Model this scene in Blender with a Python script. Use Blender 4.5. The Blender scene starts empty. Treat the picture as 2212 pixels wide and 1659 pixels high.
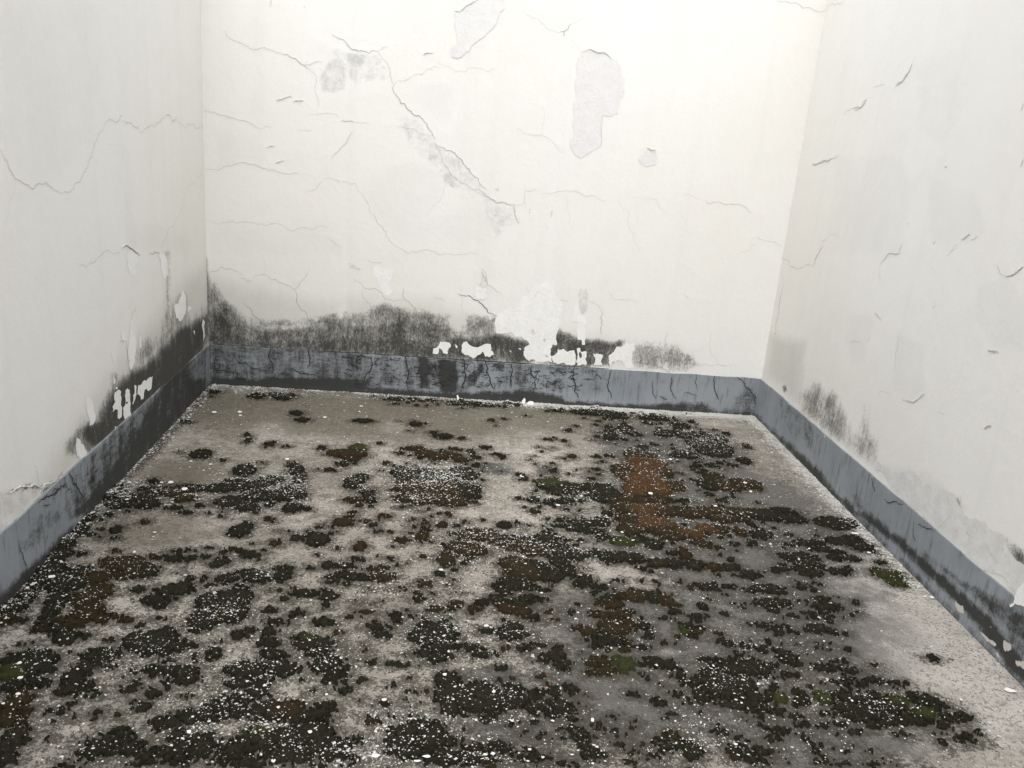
import bpy, math, random
import numpy as np
from mathutils import Matrix, Vector
random.seed(7); rng = np.random.default_rng(11)
S = bpy.context.scene
C = S.collection

# ---------------------------------------------------------------- camera
CX, CY, H = 1.275, -4.5395, 1.5            # eye, metres; back wall is y=0, left wall x=0
F, YAW, PITCH, ROLL = 1831.8, 0.0852, 0.2977, 0.0850
W = 3.084                                  # width of the yard
BH = 0.2248                                # height of the painted skirting
fw = np.array([math.sin(YAW)*math.cos(PITCH), math.cos(YAW)*math.cos(PITCH), -math.sin(PITCH)])
rt = np.array([math.cos(YAW), -math.sin(YAW), 0.0]); up = np.cross(rt, fw)
RT = math.cos(ROLL)*rt + math.sin(ROLL)*up; UP = -math.sin(ROLL)*rt + math.cos(ROLL)*up
cd = bpy.data.cameras.new('camera'); cam = bpy.data.objects.new('camera', cd); C.objects.link(cam)
M = Matrix(((RT[0], UP[0], -fw[0], CX), (RT[1], UP[1], -fw[1], CY), (RT[2], UP[2], -fw[2], H), (0, 0, 0, 1)))
cam.matrix_world = M
cd.sensor_width = 36.0; cd.lens = 36.0*F/2212.0; cd.clip_start = 0.02; cd.clip_end = 500
S.camera = cam

# ---------------------------------------------------------------- light
wd = bpy.data.worlds.new('World'); S.world = wd; wd.use_nodes = True
nt = wd.node_tree; bg = nt.nodes['Background']
SUN_EL, SUN_ROT = math.radians(66), math.radians(196)
sky = nt.nodes.new('ShaderNodeTexSky'); sky.sky_type = 'NISHITA'; sky.sun_disc = False
sky.sun_elevation = SUN_EL; sky.sun_rotation = SUN_ROT; sky.dust_density = 2.0; sky.air_density = 1.0
hs = nt.nodes.new('ShaderNodeHueSaturation'); hs.inputs['Saturation'].default_value = 0.10   # overcast: nearly grey sky
nt.links.new(sky.outputs[0], hs.inputs['Color']); nt.links.new(hs.outputs[0], bg.inputs['Color'])
bg.inputs['Strength'].default_value = 0.15
sl = bpy.data.lights.new('sun', 'SUN'); sl.energy = 0.25; sl.angle = math.radians(70); sl.color = (1.0, 0.97, 0.92)
so = bpy.data.objects.new('sun', sl); C.objects.link(so)
sd = Vector((math.sin(SUN_ROT)*math.cos(SUN_EL), math.cos(SUN_ROT)*math.cos(SUN_EL), math.sin(SUN_EL)))
so.rotation_euler = sd.to_track_quat('Z', 'Y').to_euler()
S.view_settings.view_transform = 'Standard'; S.view_settings.look = 'None'; S.view_settings.gamma = 1
S.view_settings.exposure = 1.24

# ---------------------------------------------------------------- projection and tracing frames
FR = {'1': (0, 0, 1/3), '2': (737.33, 0, 1/3), '3': (1474.67, 0, 1/3), '4': (0, 553, 1/3), '5': (737.33, 553, 1/3),
      '6': (1474.67, 553, 1/3), '7': (0, 1106, 1/3), '8': (737.33, 1106, 1/3), '9': (1474.67, 1106, 1/3),
      'a': (0, 713.2, .248), 'b': (548.6, 822.9, .248), 'c': (1097.2, 822.9, .248), 'd': (0, 0, 1)}
def fr(k, x, y):
    o = FR[k]; return o[0]+x*o[2], o[1]+y*o[2]
def ray(px, py):
    return fw + RT*((px-1106)/F) - UP*((py-829.5)/F)
def hit(px, py, plane):
    d = ray(px, py)
    if plane == 'floor': t = -H/d[2]
    elif plane == 'back': t = -CY/d[1]
    elif plane == 'left': t = -CX/d[0]
    else: t = (W-CX)/d[0]
    return np.array([CX, CY, H]) + t*d
def proj(P):
    d = P - np.array([CX, CY, H]); z = d@fw; zz = np.where(z > 0.05, z, 0.05)
    x = 1106 + F*(d@RT)/zz; y = 829.5 - F*(d@UP)/zz
    bad = z <= 0.05
    return np.where(bad, -9e3, x), np.where(bad, 9e3, y)
def nums(s):
    return [tuple(float(v) for v in q.split(',')) for q in s.split()]
def poly(k, s):
    return np.array([fr(k, *q[:2]) for q in nums(s)])
def to2(P, plane):                           # wall-plane coordinates (u, z)
    P = np.asarray(P); return np.stack([P[..., 0] if plane == 'back' else P[..., 1], P[..., 2]], -1)
def to3(uv, plane, off):
    uv = np.asarray(uv); u, z = uv[..., 0], uv[..., 1]; o = np.full_like(u, off)
    if plane == 'back': return np.stack([u, -o, z], -1)
    if plane == 'left': return np.stack([o, u, z], -1)
    return np.stack([W-o, u, z], -1)

# ---------------------------------------------------------------- numpy noise
def _h(ix, iy, s):
    v = (ix.astype(np.int64)*374761393 + iy.astype(np.int64)*668265263 + s*1442695041) & 0xffffffff
    v = ((v ^ (v >> 13))*1274126177) & 0xffffffff
    return ((v ^ (v >> 16)) & 0xffff)/65535.0
def vn(x, y, s=0):
    ix, iy = np.floor(x), np.floor(y); fx, fy = x-ix, y-iy
    fx = fx*fx*(3-2*fx); fy = fy*fy*(3-2*fy)
    a, b, c, d = _h(ix, iy, s), _h(ix+1, iy, s), _h(ix, iy+1, s), _h(ix+1, iy+1, s)
    return (a*(1-fx)+b*fx)*(1-fy) + (c*(1-fx)+d*fx)*fy
def fbm(x, y, s=0, o=4):
    t = 0; a = .5; n = 0
    for i in range(o):
        t = t + a*vn(x*2**i+i*17.3, y*2**i-i*9.1, s+i); n += a; a *= .55
    return t/n
def sst(a, b, x):
    t = np.clip((x-a)/(b-a), 0, 1); return t*t*(3-2*t)
def sdf(P, px, py):                          # + inside, in the units of P
    d = np.full(px.shape, 1e9); ins = np.zeros(px.shape, bool); n = len(P)
    for i in range(n):
        ax, ay = P[i]; bx, by = P[(i+1) % n]; ex, ey = bx-ax, by-ay
        L = ex*ex+ey*ey+1e-12; t = np.clip(((px-ax)*ex+(py-ay)*ey)/L, 0, 1)
        d = np.minimum(d, (px-ax-t*ex)**2+(py-ay-t*ey)**2)
        if ay != by:
            c = ((ay > py) != (by > py)) & (px < ex*(py-ay)/(by-ay)+ax); ins ^= c
    d = np.sqrt(d); return np.where(ins, d, -d)

# ---------------------------------------------------------------- object helpers
def mesh_obj(name, V, Fc, mat, parent=None, attrs=None, smooth=False, loc=(0, 0, 0)):
    V = np.asarray(V, float).reshape(-1, 3) - np.array(loc)
    me = bpy.data.meshes.new(name)
    if isinstance(Fc, np.ndarray) and Fc.ndim == 2:
        nv, nf, k = len(V), len(Fc), Fc.shape[1]
        me.vertices.add(nv); me.vertices.foreach_set('co', V.astype(np.float32).ravel())
        me.loops.add(nf*k); me.loops.foreach_set('vertex_index', Fc.astype(np.int32).ravel())
        me.polygons.add(nf); me.polygons.foreach_set('loop_start', np.arange(0, nf*k, k, dtype=np.int32))
        me.update(calc_edges=True)
    else:
        me.from_pydata([tuple(v) for v in V], [], [tuple(int(i) for i in f) for f in Fc])
    for an, av in (attrs or {}).items():
        av = np.asarray(av, np.float32)
        if av.ndim == 1:
            a = me.attributes.new(an, 'FLOAT', 'POINT'); a.data.foreach_set('value', av)
        else:
            a = me.attributes.new(an, 'FLOAT_VECTOR', 'POINT'); a.data.foreach_set('vector', av.ravel())
    if smooth: me.polygons.foreach_set('use_smooth', np.ones(len(me.polygons), bool))
    me.materials.append(mat)
    o = bpy.data.objects.new(name, me); C.objects.link(o)
    if parent is not None: o.parent = parent
    else: o.location = loc
    return o
def tag(o, label=None, cat=None, group=None, kind=None):
    if label: o['label'] = label
    if cat: o['category'] = cat
    if group: o['group'] = group
    if kind: o['kind'] = kind
    return o

# ---------------------------------------------------------------- materials
class N:
    def __init__(s, name, rough=.9):
        s.m = bpy.data.materials.new(name); s.m.use_nodes = True; s.t = s.m.node_tree
        s.b = s.t.nodes['Principled BSDF']; s.b.inputs['Roughness'].default_value = rough
        s.b.inputs['Specular IOR Level'].default_value = .25
        s.tc = s.t.nodes.new('ShaderNodeTexCoord')
    def set(s, inp, v):
        if isinstance(v, bpy.types.NodeSocket): s.t.links.new(v, inp)
        else: inp.default_value = v
    def attr(s, n, vec=False):
        a = s.t.nodes.new('ShaderNodeAttribute'); a.attribute_name = n
        return a.outputs['Vector'] if vec else a.outputs['Fac']
    def noise(s, sc, det=4, rough=.6, off=0, dist=0):
        mp = s.t.nodes.new('ShaderNodeMapping'); s.t.links.new(s.tc.outputs['Object'], mp.inputs[0])
        mp.inputs['Scale'].default_value = sc if isinstance(sc, tuple) else (sc,)*3
        mp.inputs['Location'].default_value = (off, off*1.7, off*.6)
        n = s.t.nodes.new('ShaderNodeTexNoise'); n.inputs['Scale'].default_value = 1; n.inputs['Detail'].default_value = det
        n.inputs['Roughness'].default_value = rough; n.inputs['Distortion'].default_value = dist
        s.t.links.new(mp.outputs[0], n.inputs['Vector']); return n.outputs['Fac']
    def vor(s, sc, off=0, feature='F1'):
        mp = s.t.nodes.new('ShaderNodeMapping'); s.t.links.new(s.tc.outputs['Object'], mp.inputs[0])
        mp.inputs['Scale'].default_value = sc if isinstance(sc, tuple) else (sc,)*3
        mp.inputs['Location'].default_value = (off, off, off)
        n = s.t.nodes.new('ShaderNodeTexVoronoi'); n.inputs['Scale'].default_value = 1; n.feature = feature
        s.t.links.new(mp.outputs[0], n.inputs['Vector']); return n.outputs['Distance']
    def ma(s, op, a, b=0.0, c=None):
        n = s.t.nodes.new('ShaderNodeMath'); n.operation = op; s.set(n.inputs[0], a); s.set(n.inputs[1], b)
        if c is not None: s.set(n.inputs[2], c)
        return n.outputs[0]
    def add(s, *v):
        r = v[0]
        for q in v[1:]: r = s.ma('ADD', r, q)
        return r
    def mul(s, a, b): return s.ma('MULTIPLY', a, b)
    def cen(s, n, k): return s.ma('MULTIPLY_ADD', n, k, -.5*k)      # (n-.5)*k
    def ss(s, lo, hi, v):
        n = s.t.nodes.new('ShaderNodeMapRange'); n.interpolation_type = 'SMOOTHSTEP'
        s.set(n.inputs['Value'], v); n.inputs['From Min'].default_value = lo; n.inputs['From Max'].default_value = hi
        return n.outputs[0]
    def mix(s, f, a, b):
        n = s.t.nodes.new('ShaderNodeMix'); n.data_type = 'RGBA'; s.set(n.inputs[0], f)
        for i, v in ((6, a), (7, b)):
            if isinstance(v, tuple): v = (*v, 1) if len(v) == 3 else v
            s.set(n.inputs[i], v)
        return n.outputs[2]
    def sepx(s, v):
        n = s.t.nodes.new('ShaderNodeSeparateXYZ'); s.t.links.new(v, n.inputs[0]); return n.outputs
    def bump(s, h, dist=.002, st=1.0):
        n = s.t.nodes.new('ShaderNodeBump'); n.inputs['Distance'].default_value = dist; n.inputs['Strength'].default_value = st
        s.t.links.new(h, n.inputs['Height']); s.t.links.new(n.outputs[0], s.b.inputs['Normal'])
    def col(s, c): s.set(s.b.inputs['Base Color'], (*c, 1) if isinstance(c, tuple) else c); return s.m

def wall_paint():
    n = N('aged_white_wall_paint', .85)
    big = n.noise((1.1, 1.1, .7), 4, .55); med = n.noise(6, 5, .6, 3); fine = n.noise(160, 3, .6, 5)
    c = n.mix(n.ss(.3, .7, big), (.795, .777, .732), (.825, .813, .782))
    c = n.mix(n.mul(n.ss(.52, .75, med), .22), c, (.72, .70, .67))
    # faint rain streaks down the paint
    stk = n.noise((9, 9, .35), 3, .5, 9)
    c = n.mix(n.mul(n.ss(.5, .8, stk), .16), c, (.66, .65, .60))
    # thinned grey primer mottling
    st = n.attr('stain'); nm = n.noise(70, 6, .72, 2); nf = n.noise(26, 5, .65, 4)
    f = n.ss(.40, 1.05, n.add(st, n.cen(nm, .8), n.cen(nf, .9), n.cen(n.noise(210, 3, .7, 22), .5)))
    c = n.mix(n.mul(f, .72), c, (.47, .46, .455))
    tn = n.attr('thin'); f2 = n.ss(.15, .75, n.add(tn, n.cen(n.noise(5, 5, .6, 14), .9), n.cen(nf, .3)))
    c = n.mix(n.mul(f2, .40), c, (.72, .71, .69))
    yl = n.attr('damp'); f3 = n.ss(.1, 1.0, n.add(yl, n.cen(n.noise((10, 10, 4), 4, .6, 8), .5)))
    c = n.mix(n.mul(f3, .68), c, (.56, .545, .50))
    # black mould, running in vertical streaks
    mo = n.attr('mould')
    s1 = n.noise((36, 36, 17), 6, .7, 1); s2 = n.noise((95, 95, 60), 5, .75, 6); s3 = n.noise(8, 3, .6, 7)
    s5 = n.noise((11, 11, 1.8), 4, .6, 44)
    gate = n.ss(.0, .25, mo)
    v = n.add(n.mul(mo, 1.05), n.mul(gate, n.add(n.cen(s1, 1.1), n.cen(s2, 1.3), n.cen(s3, .7), n.cen(s5, .9))))
    c = n.mix(n.mul(n.ss(.02, .62, v), .72), c, (.21, .204, .185))
    s4 = n.noise((170, 170, 55), 4, .8, 36)
    c = n.mix(n.mul(n.ss(.34, 1.12, n.add(v, n.mul(gate, n.cen(s4, 1.1)))), .93), c, (.040, .040, .036))
    c = n.mix(n.mul(n.ss(.62, .70, s4), n.mul(n.ss(.4, .8, v), .35)), c, (.30, .29, .26))
    h = n.add(n.mul(fine, .25), n.mul(n.noise(28, 5, .6, 12), .6), n.mul(med, 1.2))
    n.bump(h, .0028, .8)
    return n.col(c)
def skirt_paint():
    n = N('blue_grey_skirting_paint', .7)
    big = n.noise(5, 4, .6, 2)
    c = n.mix(n.ss(.3, .7, big), (.240, .262, .284), (.295, .317, .338))
    c = n.mix(n.ss(.5, .8, n.noise((60, 60, 8), 4, .6, 3)), c, (.13, .135, .14))
    mo = n.attr('mould'); s1 = n.noise((30, 30, 7), 5, .65, 1); s2 = n.noise(110, 4, .7, 6); s3 = n.noise((12, 12, 60), 4, .6, 16)
    v = n.add(mo, n.cen(s1, .9), n.cen(s2, .8), n.cen(s3, .55), n.cen(n.noise(13, 5, .7, 41), .8), n.cen(n.noise((9, 9, 2), 3, .6, 47), .6))
    c = n.mix(n.mul(n.ss(.15, .55, v), .55), c, (.085, .085, .082))
    c = n.mix(n.mul(n.ss(.38, .80, v), .93), c, (.036, .036, .033))
    wt = n.attr('bare'); c = n.mix(n.ss(.5, .6, n.add(wt, n.cen(n.noise((60, 60, 25), 4, .7, 21), .6))), c, (.55, .53, .49))
    n.bump(n.add(n.mul(n.noise(60, 5, .6, 4), .5), n.mul(big, .8)), .002, .5)
    return n.col(c)
def plaster(name, a, b, dirt=.0):
    n = N(name, .92)
    c = n.mix(n.ss(.35, .65, n.noise(18, 5, .65)), a, b)
    f = n.ss(.60, .72, n.add(n.noise(75, 5, .7, 4), n.cen(n.noise(14, 3, .6, 9), .5)))
    c = n.mix(n.mul(f, .35+dirt), c, (.42, .41, .39))
    n.bump(n.add(n.noise(55, 5, .65, 2), n.mul(n.noise(220, 3, .6, 3), .3)), .003, .7)
    return n.col(c)
def flat(name, c, r=.9, v=.25):
    n = N(name, r); k = n.noise(40, 4, .6)
    return n.col(n.mix(k, tuple(q*(1-v) for q in c), tuple(min(1, q*(1+v)) for q in c)))
def concrete():
    n = N('weathered_concrete', .88)
    L, D, G, T = n.attr('chalk'), n.attr('damp'), n.attr('algae'), n.attr('grime')
    a = n.noise(3.2, 4, .6, 1); b = n.noise(22, 5, .68, 2); f = n.noise(170, 4, .72, 3); g = n.noise(70, 5, .7, 4); ff = n.noise(420, 2, .6, 5)
    c = n.mix(n.ss(.30, .72, n.add(a, n.cen(b, 1.1), n.cen(g, .9), n.cen(n.noise((14, 26, 14), 5, .7, 61), .8))), (.250, .227, .194), (.405, .375, .328))
    # algae and dust films
    c = n.mix(n.mul(G, .48), c, (.14, .125, .098))
    c = n.mix(n.mul(n.ss(.35, .8, n.add(G, n.cen(b, .6), n.cen(g, .4))), .75), c, (.135, .122, .090))
    c = n.mix(n.mul(n.ss(.22, .60, n.add(n.mul(D, 1.12), n.cen(b, .9), n.cen(g, .5), n.cen(a, .8))), .88), c, n.mix(b, (.062, .060, .058), (.112, .108, .104)))
    # chalky worn patches
    lf = n.add(L, n.cen(g, 1.3), n.cen(f, 1.0), n.cen(b, .7))
    c = n.mix(n.mul(n.ss(.40, 1.10, lf), .85), c, (.54, .51, .465))
    # dark grains and pits
    dk = n.add(n.mul(f, .6), n.mul(g, .6))
    c = n.mix(n.mul(n.ss(.585, .68, dk), .72), c, (.075, .066, .053))
    c = n.mix(n.mul(n.ss(.60, .72, n.add(n.mul(ff, .5), n.mul(f, .5))), .45), c, (.60, .57, .52))
    c = n.mix(n.mul(n.ss(.52, .62, n.add(n.noise(11, 6, .72, 31), n.cen(f, .25), n.mul(L, -.12))), .6), c, (.105, .092, .075))
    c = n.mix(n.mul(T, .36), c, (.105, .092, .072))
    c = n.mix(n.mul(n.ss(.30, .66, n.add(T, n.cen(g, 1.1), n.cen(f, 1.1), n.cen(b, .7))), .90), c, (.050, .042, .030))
    ne = n.attr('near'); nz = n.add(n.mul(ne, .78), n.cen(g, 1.2), n.cen(f, 1.1), n.cen(b, .5))
    c = n.mix(n.mul(n.ss(.42, .72, nz), .85), c, (.045, .040, .030))
    n.bump(n.add(n.mul(b, .8), n.mul(g, .7), n.mul(f, .5)), .004, .8)
    return n.col(c)
def moss_mat():
    n = N('dry_moss', 1.0); n.b.inputs['Specular IOR Level'].default_value = .05
    t = n.sepx(n.attr('tint', True)); g = n.noise(60, 4, .7, 2); f = n.noise(260, 3, .7, 3); b = n.noise(8, 4, .6, 8)
    def w(s, lo=.25, hi=.6): return n.ss(lo, hi, n.add(s, n.cen(g, .5), n.cen(b, .5)))
    c = n.mix(n.ss(.3, .7, n.add(n.mul(f, .5), n.mul(g, .5))), (.013, .012, .0075), (.032, .030, .020))
    c = n.mix(w(t[0]), c, n.mix(f, (.022, .0165, .009), (.044, .032, .017)))
    c = n.mix(w(t[1]), c, n.mix(f, (.026, .029, .011), (.052, .057, .021)))
    c = n.mix(w(t[2]), c, n.mix(f, (.034, .020, .011), (.105, .058, .025)))
    c = n.mix(n.mul(n.ss(.48, .75, n.add(n.mul(b, .5), n.mul(f, .5))), .22), c, (.075, .070, .058))
    c = n.mix(n.mul(n.ss(.62, .72, n.add(n.mul(f, .7), n.mul(g, .3))), .6), c, (.17, .16, .14))
    n.bump(n.add(n.mul(g, .8), f), .006, .9)
    return n.col(c)
MW, MS, MC, MM = wall_paint(), skirt_paint(), concrete(), moss_mat()
M_white = plaster('bare_white_plaster', (.82, .81, .785), (.87, .86, .84))
M_grey = plaster('grey_primer', (.735, .72, .705), (.77, .757, .742), -.22)
M_rough = plaster('rough_dirty_plaster', (.62, .60, .56), (.76, .745, .71), .45)
M_crack = flat('crack_shadow', (.44, .43, .41)); M_mid = flat('open_crack', (.35, .34, .32)); M_dark = flat('dark_crack', (.035, .035, .032))
M_lip = flat('curled_paint', (.74, .73, .70)); M_flake = flat('paint_flake_white', (.78, .765, .73), .8, .06); M_crumb = flat('paint_crumb_white', (.63, .615, .575), .9, .28)
M_orange = flat('orange_leaf_bit', (.42, .24, .12)); M_dirty = flat('grey_grit', (.36, .34, .31), .9, .35)

# ---------------------------------------------------------------- traced wall marks (soft masks)
# (attribute, frame, softness px, strength, outline)
MARK = {
 'back': [
  ('mould', '4', 22, .98, '1342,330 1380,300 1430,350 1500,400 1530,440 1560,540 1560,585 1342,580'),
  ('mould', '4', 14, .72, '1342,250 1390,190 1440,290 1500,330 1560,390 1640,450 1680,440 1700,590 1342,590'),
  ('mould', '4', 12, .72, '1500,450 1700,480 1850,470 2000,450 2400,420 2400,650 1700,610 1500,600'),
  ('mould', '4', 10, .42, '1500,390 1700,415 1900,420 2400,340 2400,470 1500,460'),
  ('mould', '5', 12, .90, '-200,530 480,520 600,560 1000,600 1230,610 1230,700 -20,640'),
  ('mould', '4', 12, .85, '1342,480 1560,500 1700,540 2400,520 2400,645 1342,590'),
  ('mould', '5', 14, .80, '-200,460 200,430 300,410 480,425 690,430 720,500 800,520 1000,490 1010,570 1230,600 1230,690 0,640'),
  ('mould', '5', 13, .60, '-200,410 110,370 280,315 380,350 520,350 600,390 700,380 705,480 780,490 820,385 900,400 1000,395 1000,520 0,520'),
  ('mould', '5', 8, .95, '1000,500 1220,560 1230,670 1330,700 1250,680 1000,660 760,650 590,640 590,590 700,520 900,540'),
  ('mould', '5', 8, .9, '1395,480 1470,500 1540,540 1640,540 1760,560 1830,545 1800,640 1740,710 1500,720 1350,700 1350,590'),
  ('mould', '5', 14, .44, '1860,600 1960,560 2050,570 2180,590 2230,640 2230,740 1900,720'),
  ('mould', '6', 9, .30, '-20,610 60,640 90,690 120,710 -20,740'),
  ('mould', '1', 5, .12, '1320,560 1338,560 1345,1659 1330,1659'),
  ('mould', '4', 5, .85, '1330,0 1345,100 1370,300 1345,600 1325,600'),
  ('damp', '4', 40, .8, '1345,120 2212,300 2212,600 1345,600'),
  ('damp', '5', 40, .75, '0,250 600,280 1000,420 2300,600 2300,760 0,640'),
  ('stain', '2', 12, .62, '-60,290 60,330 240,345 310,450 320,520 100,560 -60,460'),
  ('stain', '1', 10, .70, '2050,500 2120,390 2212,330 2260,420 2240,600 2080,620'),
  ('stain', '2', 8, .86, '20,330 170,350 150,420 90,450 80,520 50,520 40,420'),
  ('stain', '2', 10, .60, '340,760 480,740 560,850 620,920 760,1010 900,1180 1010,1320 1120,1330 1155,1430 1060,1500 1010,1560 930,1440 900,1290 780,1230 660,1210 600,1100 500,1010 420,920'),
  ('stain', '2', 7, .80, '530,1020 620,980 650,1030 580,1060'),
  ('stain', '2', 7, .82, '640,1130 690,1100 760,1190 800,1220 700,1220 650,1170'),
  ('stain', '2', 7, .74, '650,1010 740,1010 800,1080 780,1110 700,1080'),
  ('stain', '2', 5, .9, '985,1215 1025,1210 1025,1255 990,1245'),
  ('stain', '2', 8, .62, '920,1290 1000,1320 1100,1340 1130,1400 1060,1440 1000,1560 960,1480'),
  ('stain', '2', 4, .8, '560,850 590,860 620,910 580,890'),
  ('stain', '2', 3, .8, '1212,1350 1228,1350 1225,1390 1215,1390'), ('stain', '2', 3, .8, '1350,1360 1372,1355 1370,1420 1355,1410'),
  ('stain', '2', 3, .75, '1325,1465 1345,1468 1342,1492 1330,1490'), ('stain', '2', 2, .8, '665,8 680,8 678,32 668,30'),
  ('stain', '2', 2, .8, '575,92 592,90 592,104 578,104'), ('stain', '2', 2, .8, '448,34 464,34 462,50 450,50'),
  ('stain', '1', 4, .85, '1745,-20 1775,-20 1760,50 1735,70'), ('stain', '1', 3, .9, '1960,30 1978,40 1972,65 1958,55'),
  ('stain', '1', 3, .9, '1915,32 1930,34 1930,50 1918,48'), ('stain', '1', 3, .6, '1895,665 1960,655 1990,700 1930,700'),
  ('stain', '5', 6, .80, '30,35 80,50 140,90 120,110 50,80'), ('stain', '5', 5, .78, '305,75 335,90 325,120 300,110'),
  ('stain', '4', 10, .42, '2080,270 2212,240 2260,330 2120,370'),
  ('stain', '2', 16, .36, '460,1430 760,1430 780,1540 600,1580 470,1520'),
  ('thin', '2', 24, .5, '340,1050 640,1060 660,1240 560,1400 920,1300 1000,1560 560,1600 330,1540 200,1380 120,1240'),
  ('thin', '1', 16, .55, '1380,850 1700,860 1760,1090 1560,1060 1400,1090'),
  ('thin', '1', 14, .5, '1350,1450 2080,1480 2212,1600 2212,1659 1350,1659'),
  ('thin', '2', 20, .5, '520,480 760,560 720,800 600,800 430,640'),
 ],
 'left': [
  ('mould', '4', 16, 1.12, '1345,380 1280,410 1230,450 1170,460 1120,500 1080,570 1030,600 1000,650 930,720 890,740 840,760 800,790 760,850 720,890 690,950 665,1000 640,1060 540,1110 510,1140 580,1230 640,1260 800,1180 1000,1000 1200,800 1345,560'),
  ('mould', '4', 22, .50, '1345,330 1230,420 1130,300 1070,420 1050,500 950,560 880,600 900,720 1010,640 1340,420'),
  ('mould', '4', 10, .55, '520,1120 640,1080 660,1200 620,1260 520,1290 430,1290 420,1230'),
  ('mould', 'a', 6, .62, '60,1420 160,1370 260,1350 340,1375 450,1340 500,1330 520,1270 540,1250 500,1390 440,1390 380,1430 340,1400 250,1400 140,1430'),
  ('mould', 'a', 5, .75, '250,1440 290,1430 300,1510 260,1520'), ('mould', 'a', 4, .72, '160,1480 190,1480 200,1570 190,1600 165,1530'),
  ('mould', '4', 9, .5, '1070,-30 1100,-30 1105,560 1075,560'), ('mould', '4', 8, .40, '1130,280 1190,230 1210,260 1220,420 1130,440'),
  ('mould', '4', 9, .42, '720,760 760,760 760,880 720,900'), ('mould', '4', 8, .40, '520,1040 545,1050 545,1120 520,1140'),
  ('damp', '4', 45, .9, '1345,50 1200,150 900,500 600,900 300,1400 100,1600 300,1600 1345,600'),
  ('damp', '1', 30, .38, '720,100 780,100 790,760 900,1400 1240,1500 1240,1659 780,1659 740,800'),
  ('thin', '1', 30, .45, '0,0 700,0 700,700 600,900 400,1180 100,1120 0,900'),
  ('stain', '4', 12, .38, '180,1100 300,1090 290,1440 200,1440'), ('stain', '1', 4, .5, '690,920 770,915 770,945 690,950'),
 ],
 'right': [
  ('mould', '6', 20, .46, '770,900 820,870 850,830 885,835 920,880 960,880 1000,930 1050,1040 1080,1130 1040,1190 960,1170 860,1070 790,1010'),
  ('mould', '6', 14, .36, '1140,1140 1160,1060 1175,960 1200,980 1200,1150 1260,1200 1262,1320 1200,1330 1120,1260 1060,1230 1080,1160'),
  ('mould', '6', 7, .62, '850,900 880,850 900,900 900,960 870,960'), ('mould', '6', 6, .55, '900,930 960,900 980,960 960,1030 920,980'),
  ('mould', '6', 8, .40, '1350,1480 1440,1460 1480,1400 1530,1450 1560,1659 1500,1620 1400,1540'),
  ('mould', '6', 8, .38, '1630,1659 1660,1570 1700,1530 1800,1560 1810,1700 1700,1690'),
  ('mould', '6', 4, .60, '650,850 665,840 675,870 655,880'),
  ('mould', '9', 7, .70, '2150,260 2200,240 2230,330 2190,350 2160,310'), ('mould', '9', 12, .36, '1990,150 2080,160 2200,250 2230,420 2100,330 2000,220'),
  ('damp', '6', 26, .85, '560,500 720,540 800,560 790,700 780,880 760,980 640,860 520,760'),
  ('damp', '6', 12, .6, '760,870 860,830 1000,920 1080,1130 1260,1200 1270,1400 1180,1340 960,1170 800,1010'),
  ('thin', '6', 5, .72, '700,590 740,525 790,530 805,580 800,640 775,670 795,720 790,800 780,900 770,990 640,880 650,760 690,700'),
  ('damp', '6', 16, .45, '1260,1320 1600,1400 1900,1659 1500,1659'),
  ('thin', '6', 12, .62, '1060,380 1240,380 1250,450 1200,560 1190,700 1100,700 1040,560'),
  ('thin', '6', 12, .58, '1900,200 2110,130 2212,260 2212,620 2000,600 1900,420'),
  ('thin', '6', 12, .6, '1380,500 1560,560 1570,900 1480,950 1340,860 1370,720'),
  ('thin', '3', 16, .55, '1000,1000 1400,1000 1500,1200 1450,1500 1400,1659 900,1659 960,1300'),
  ('thin', '3', 16, .6, '1560,1100 1900,1250 1980,1500 1700,1640 1600,1500'),
  ('thin', '9', 8, .6, '1640,140 1720,60 1960,180 2200,500 2160,560 1900,330'),
  ('thin', '3', 20, .5, '1500,420 1760,300 1820,700 1700,950 1520,860'),
 ]}
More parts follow.
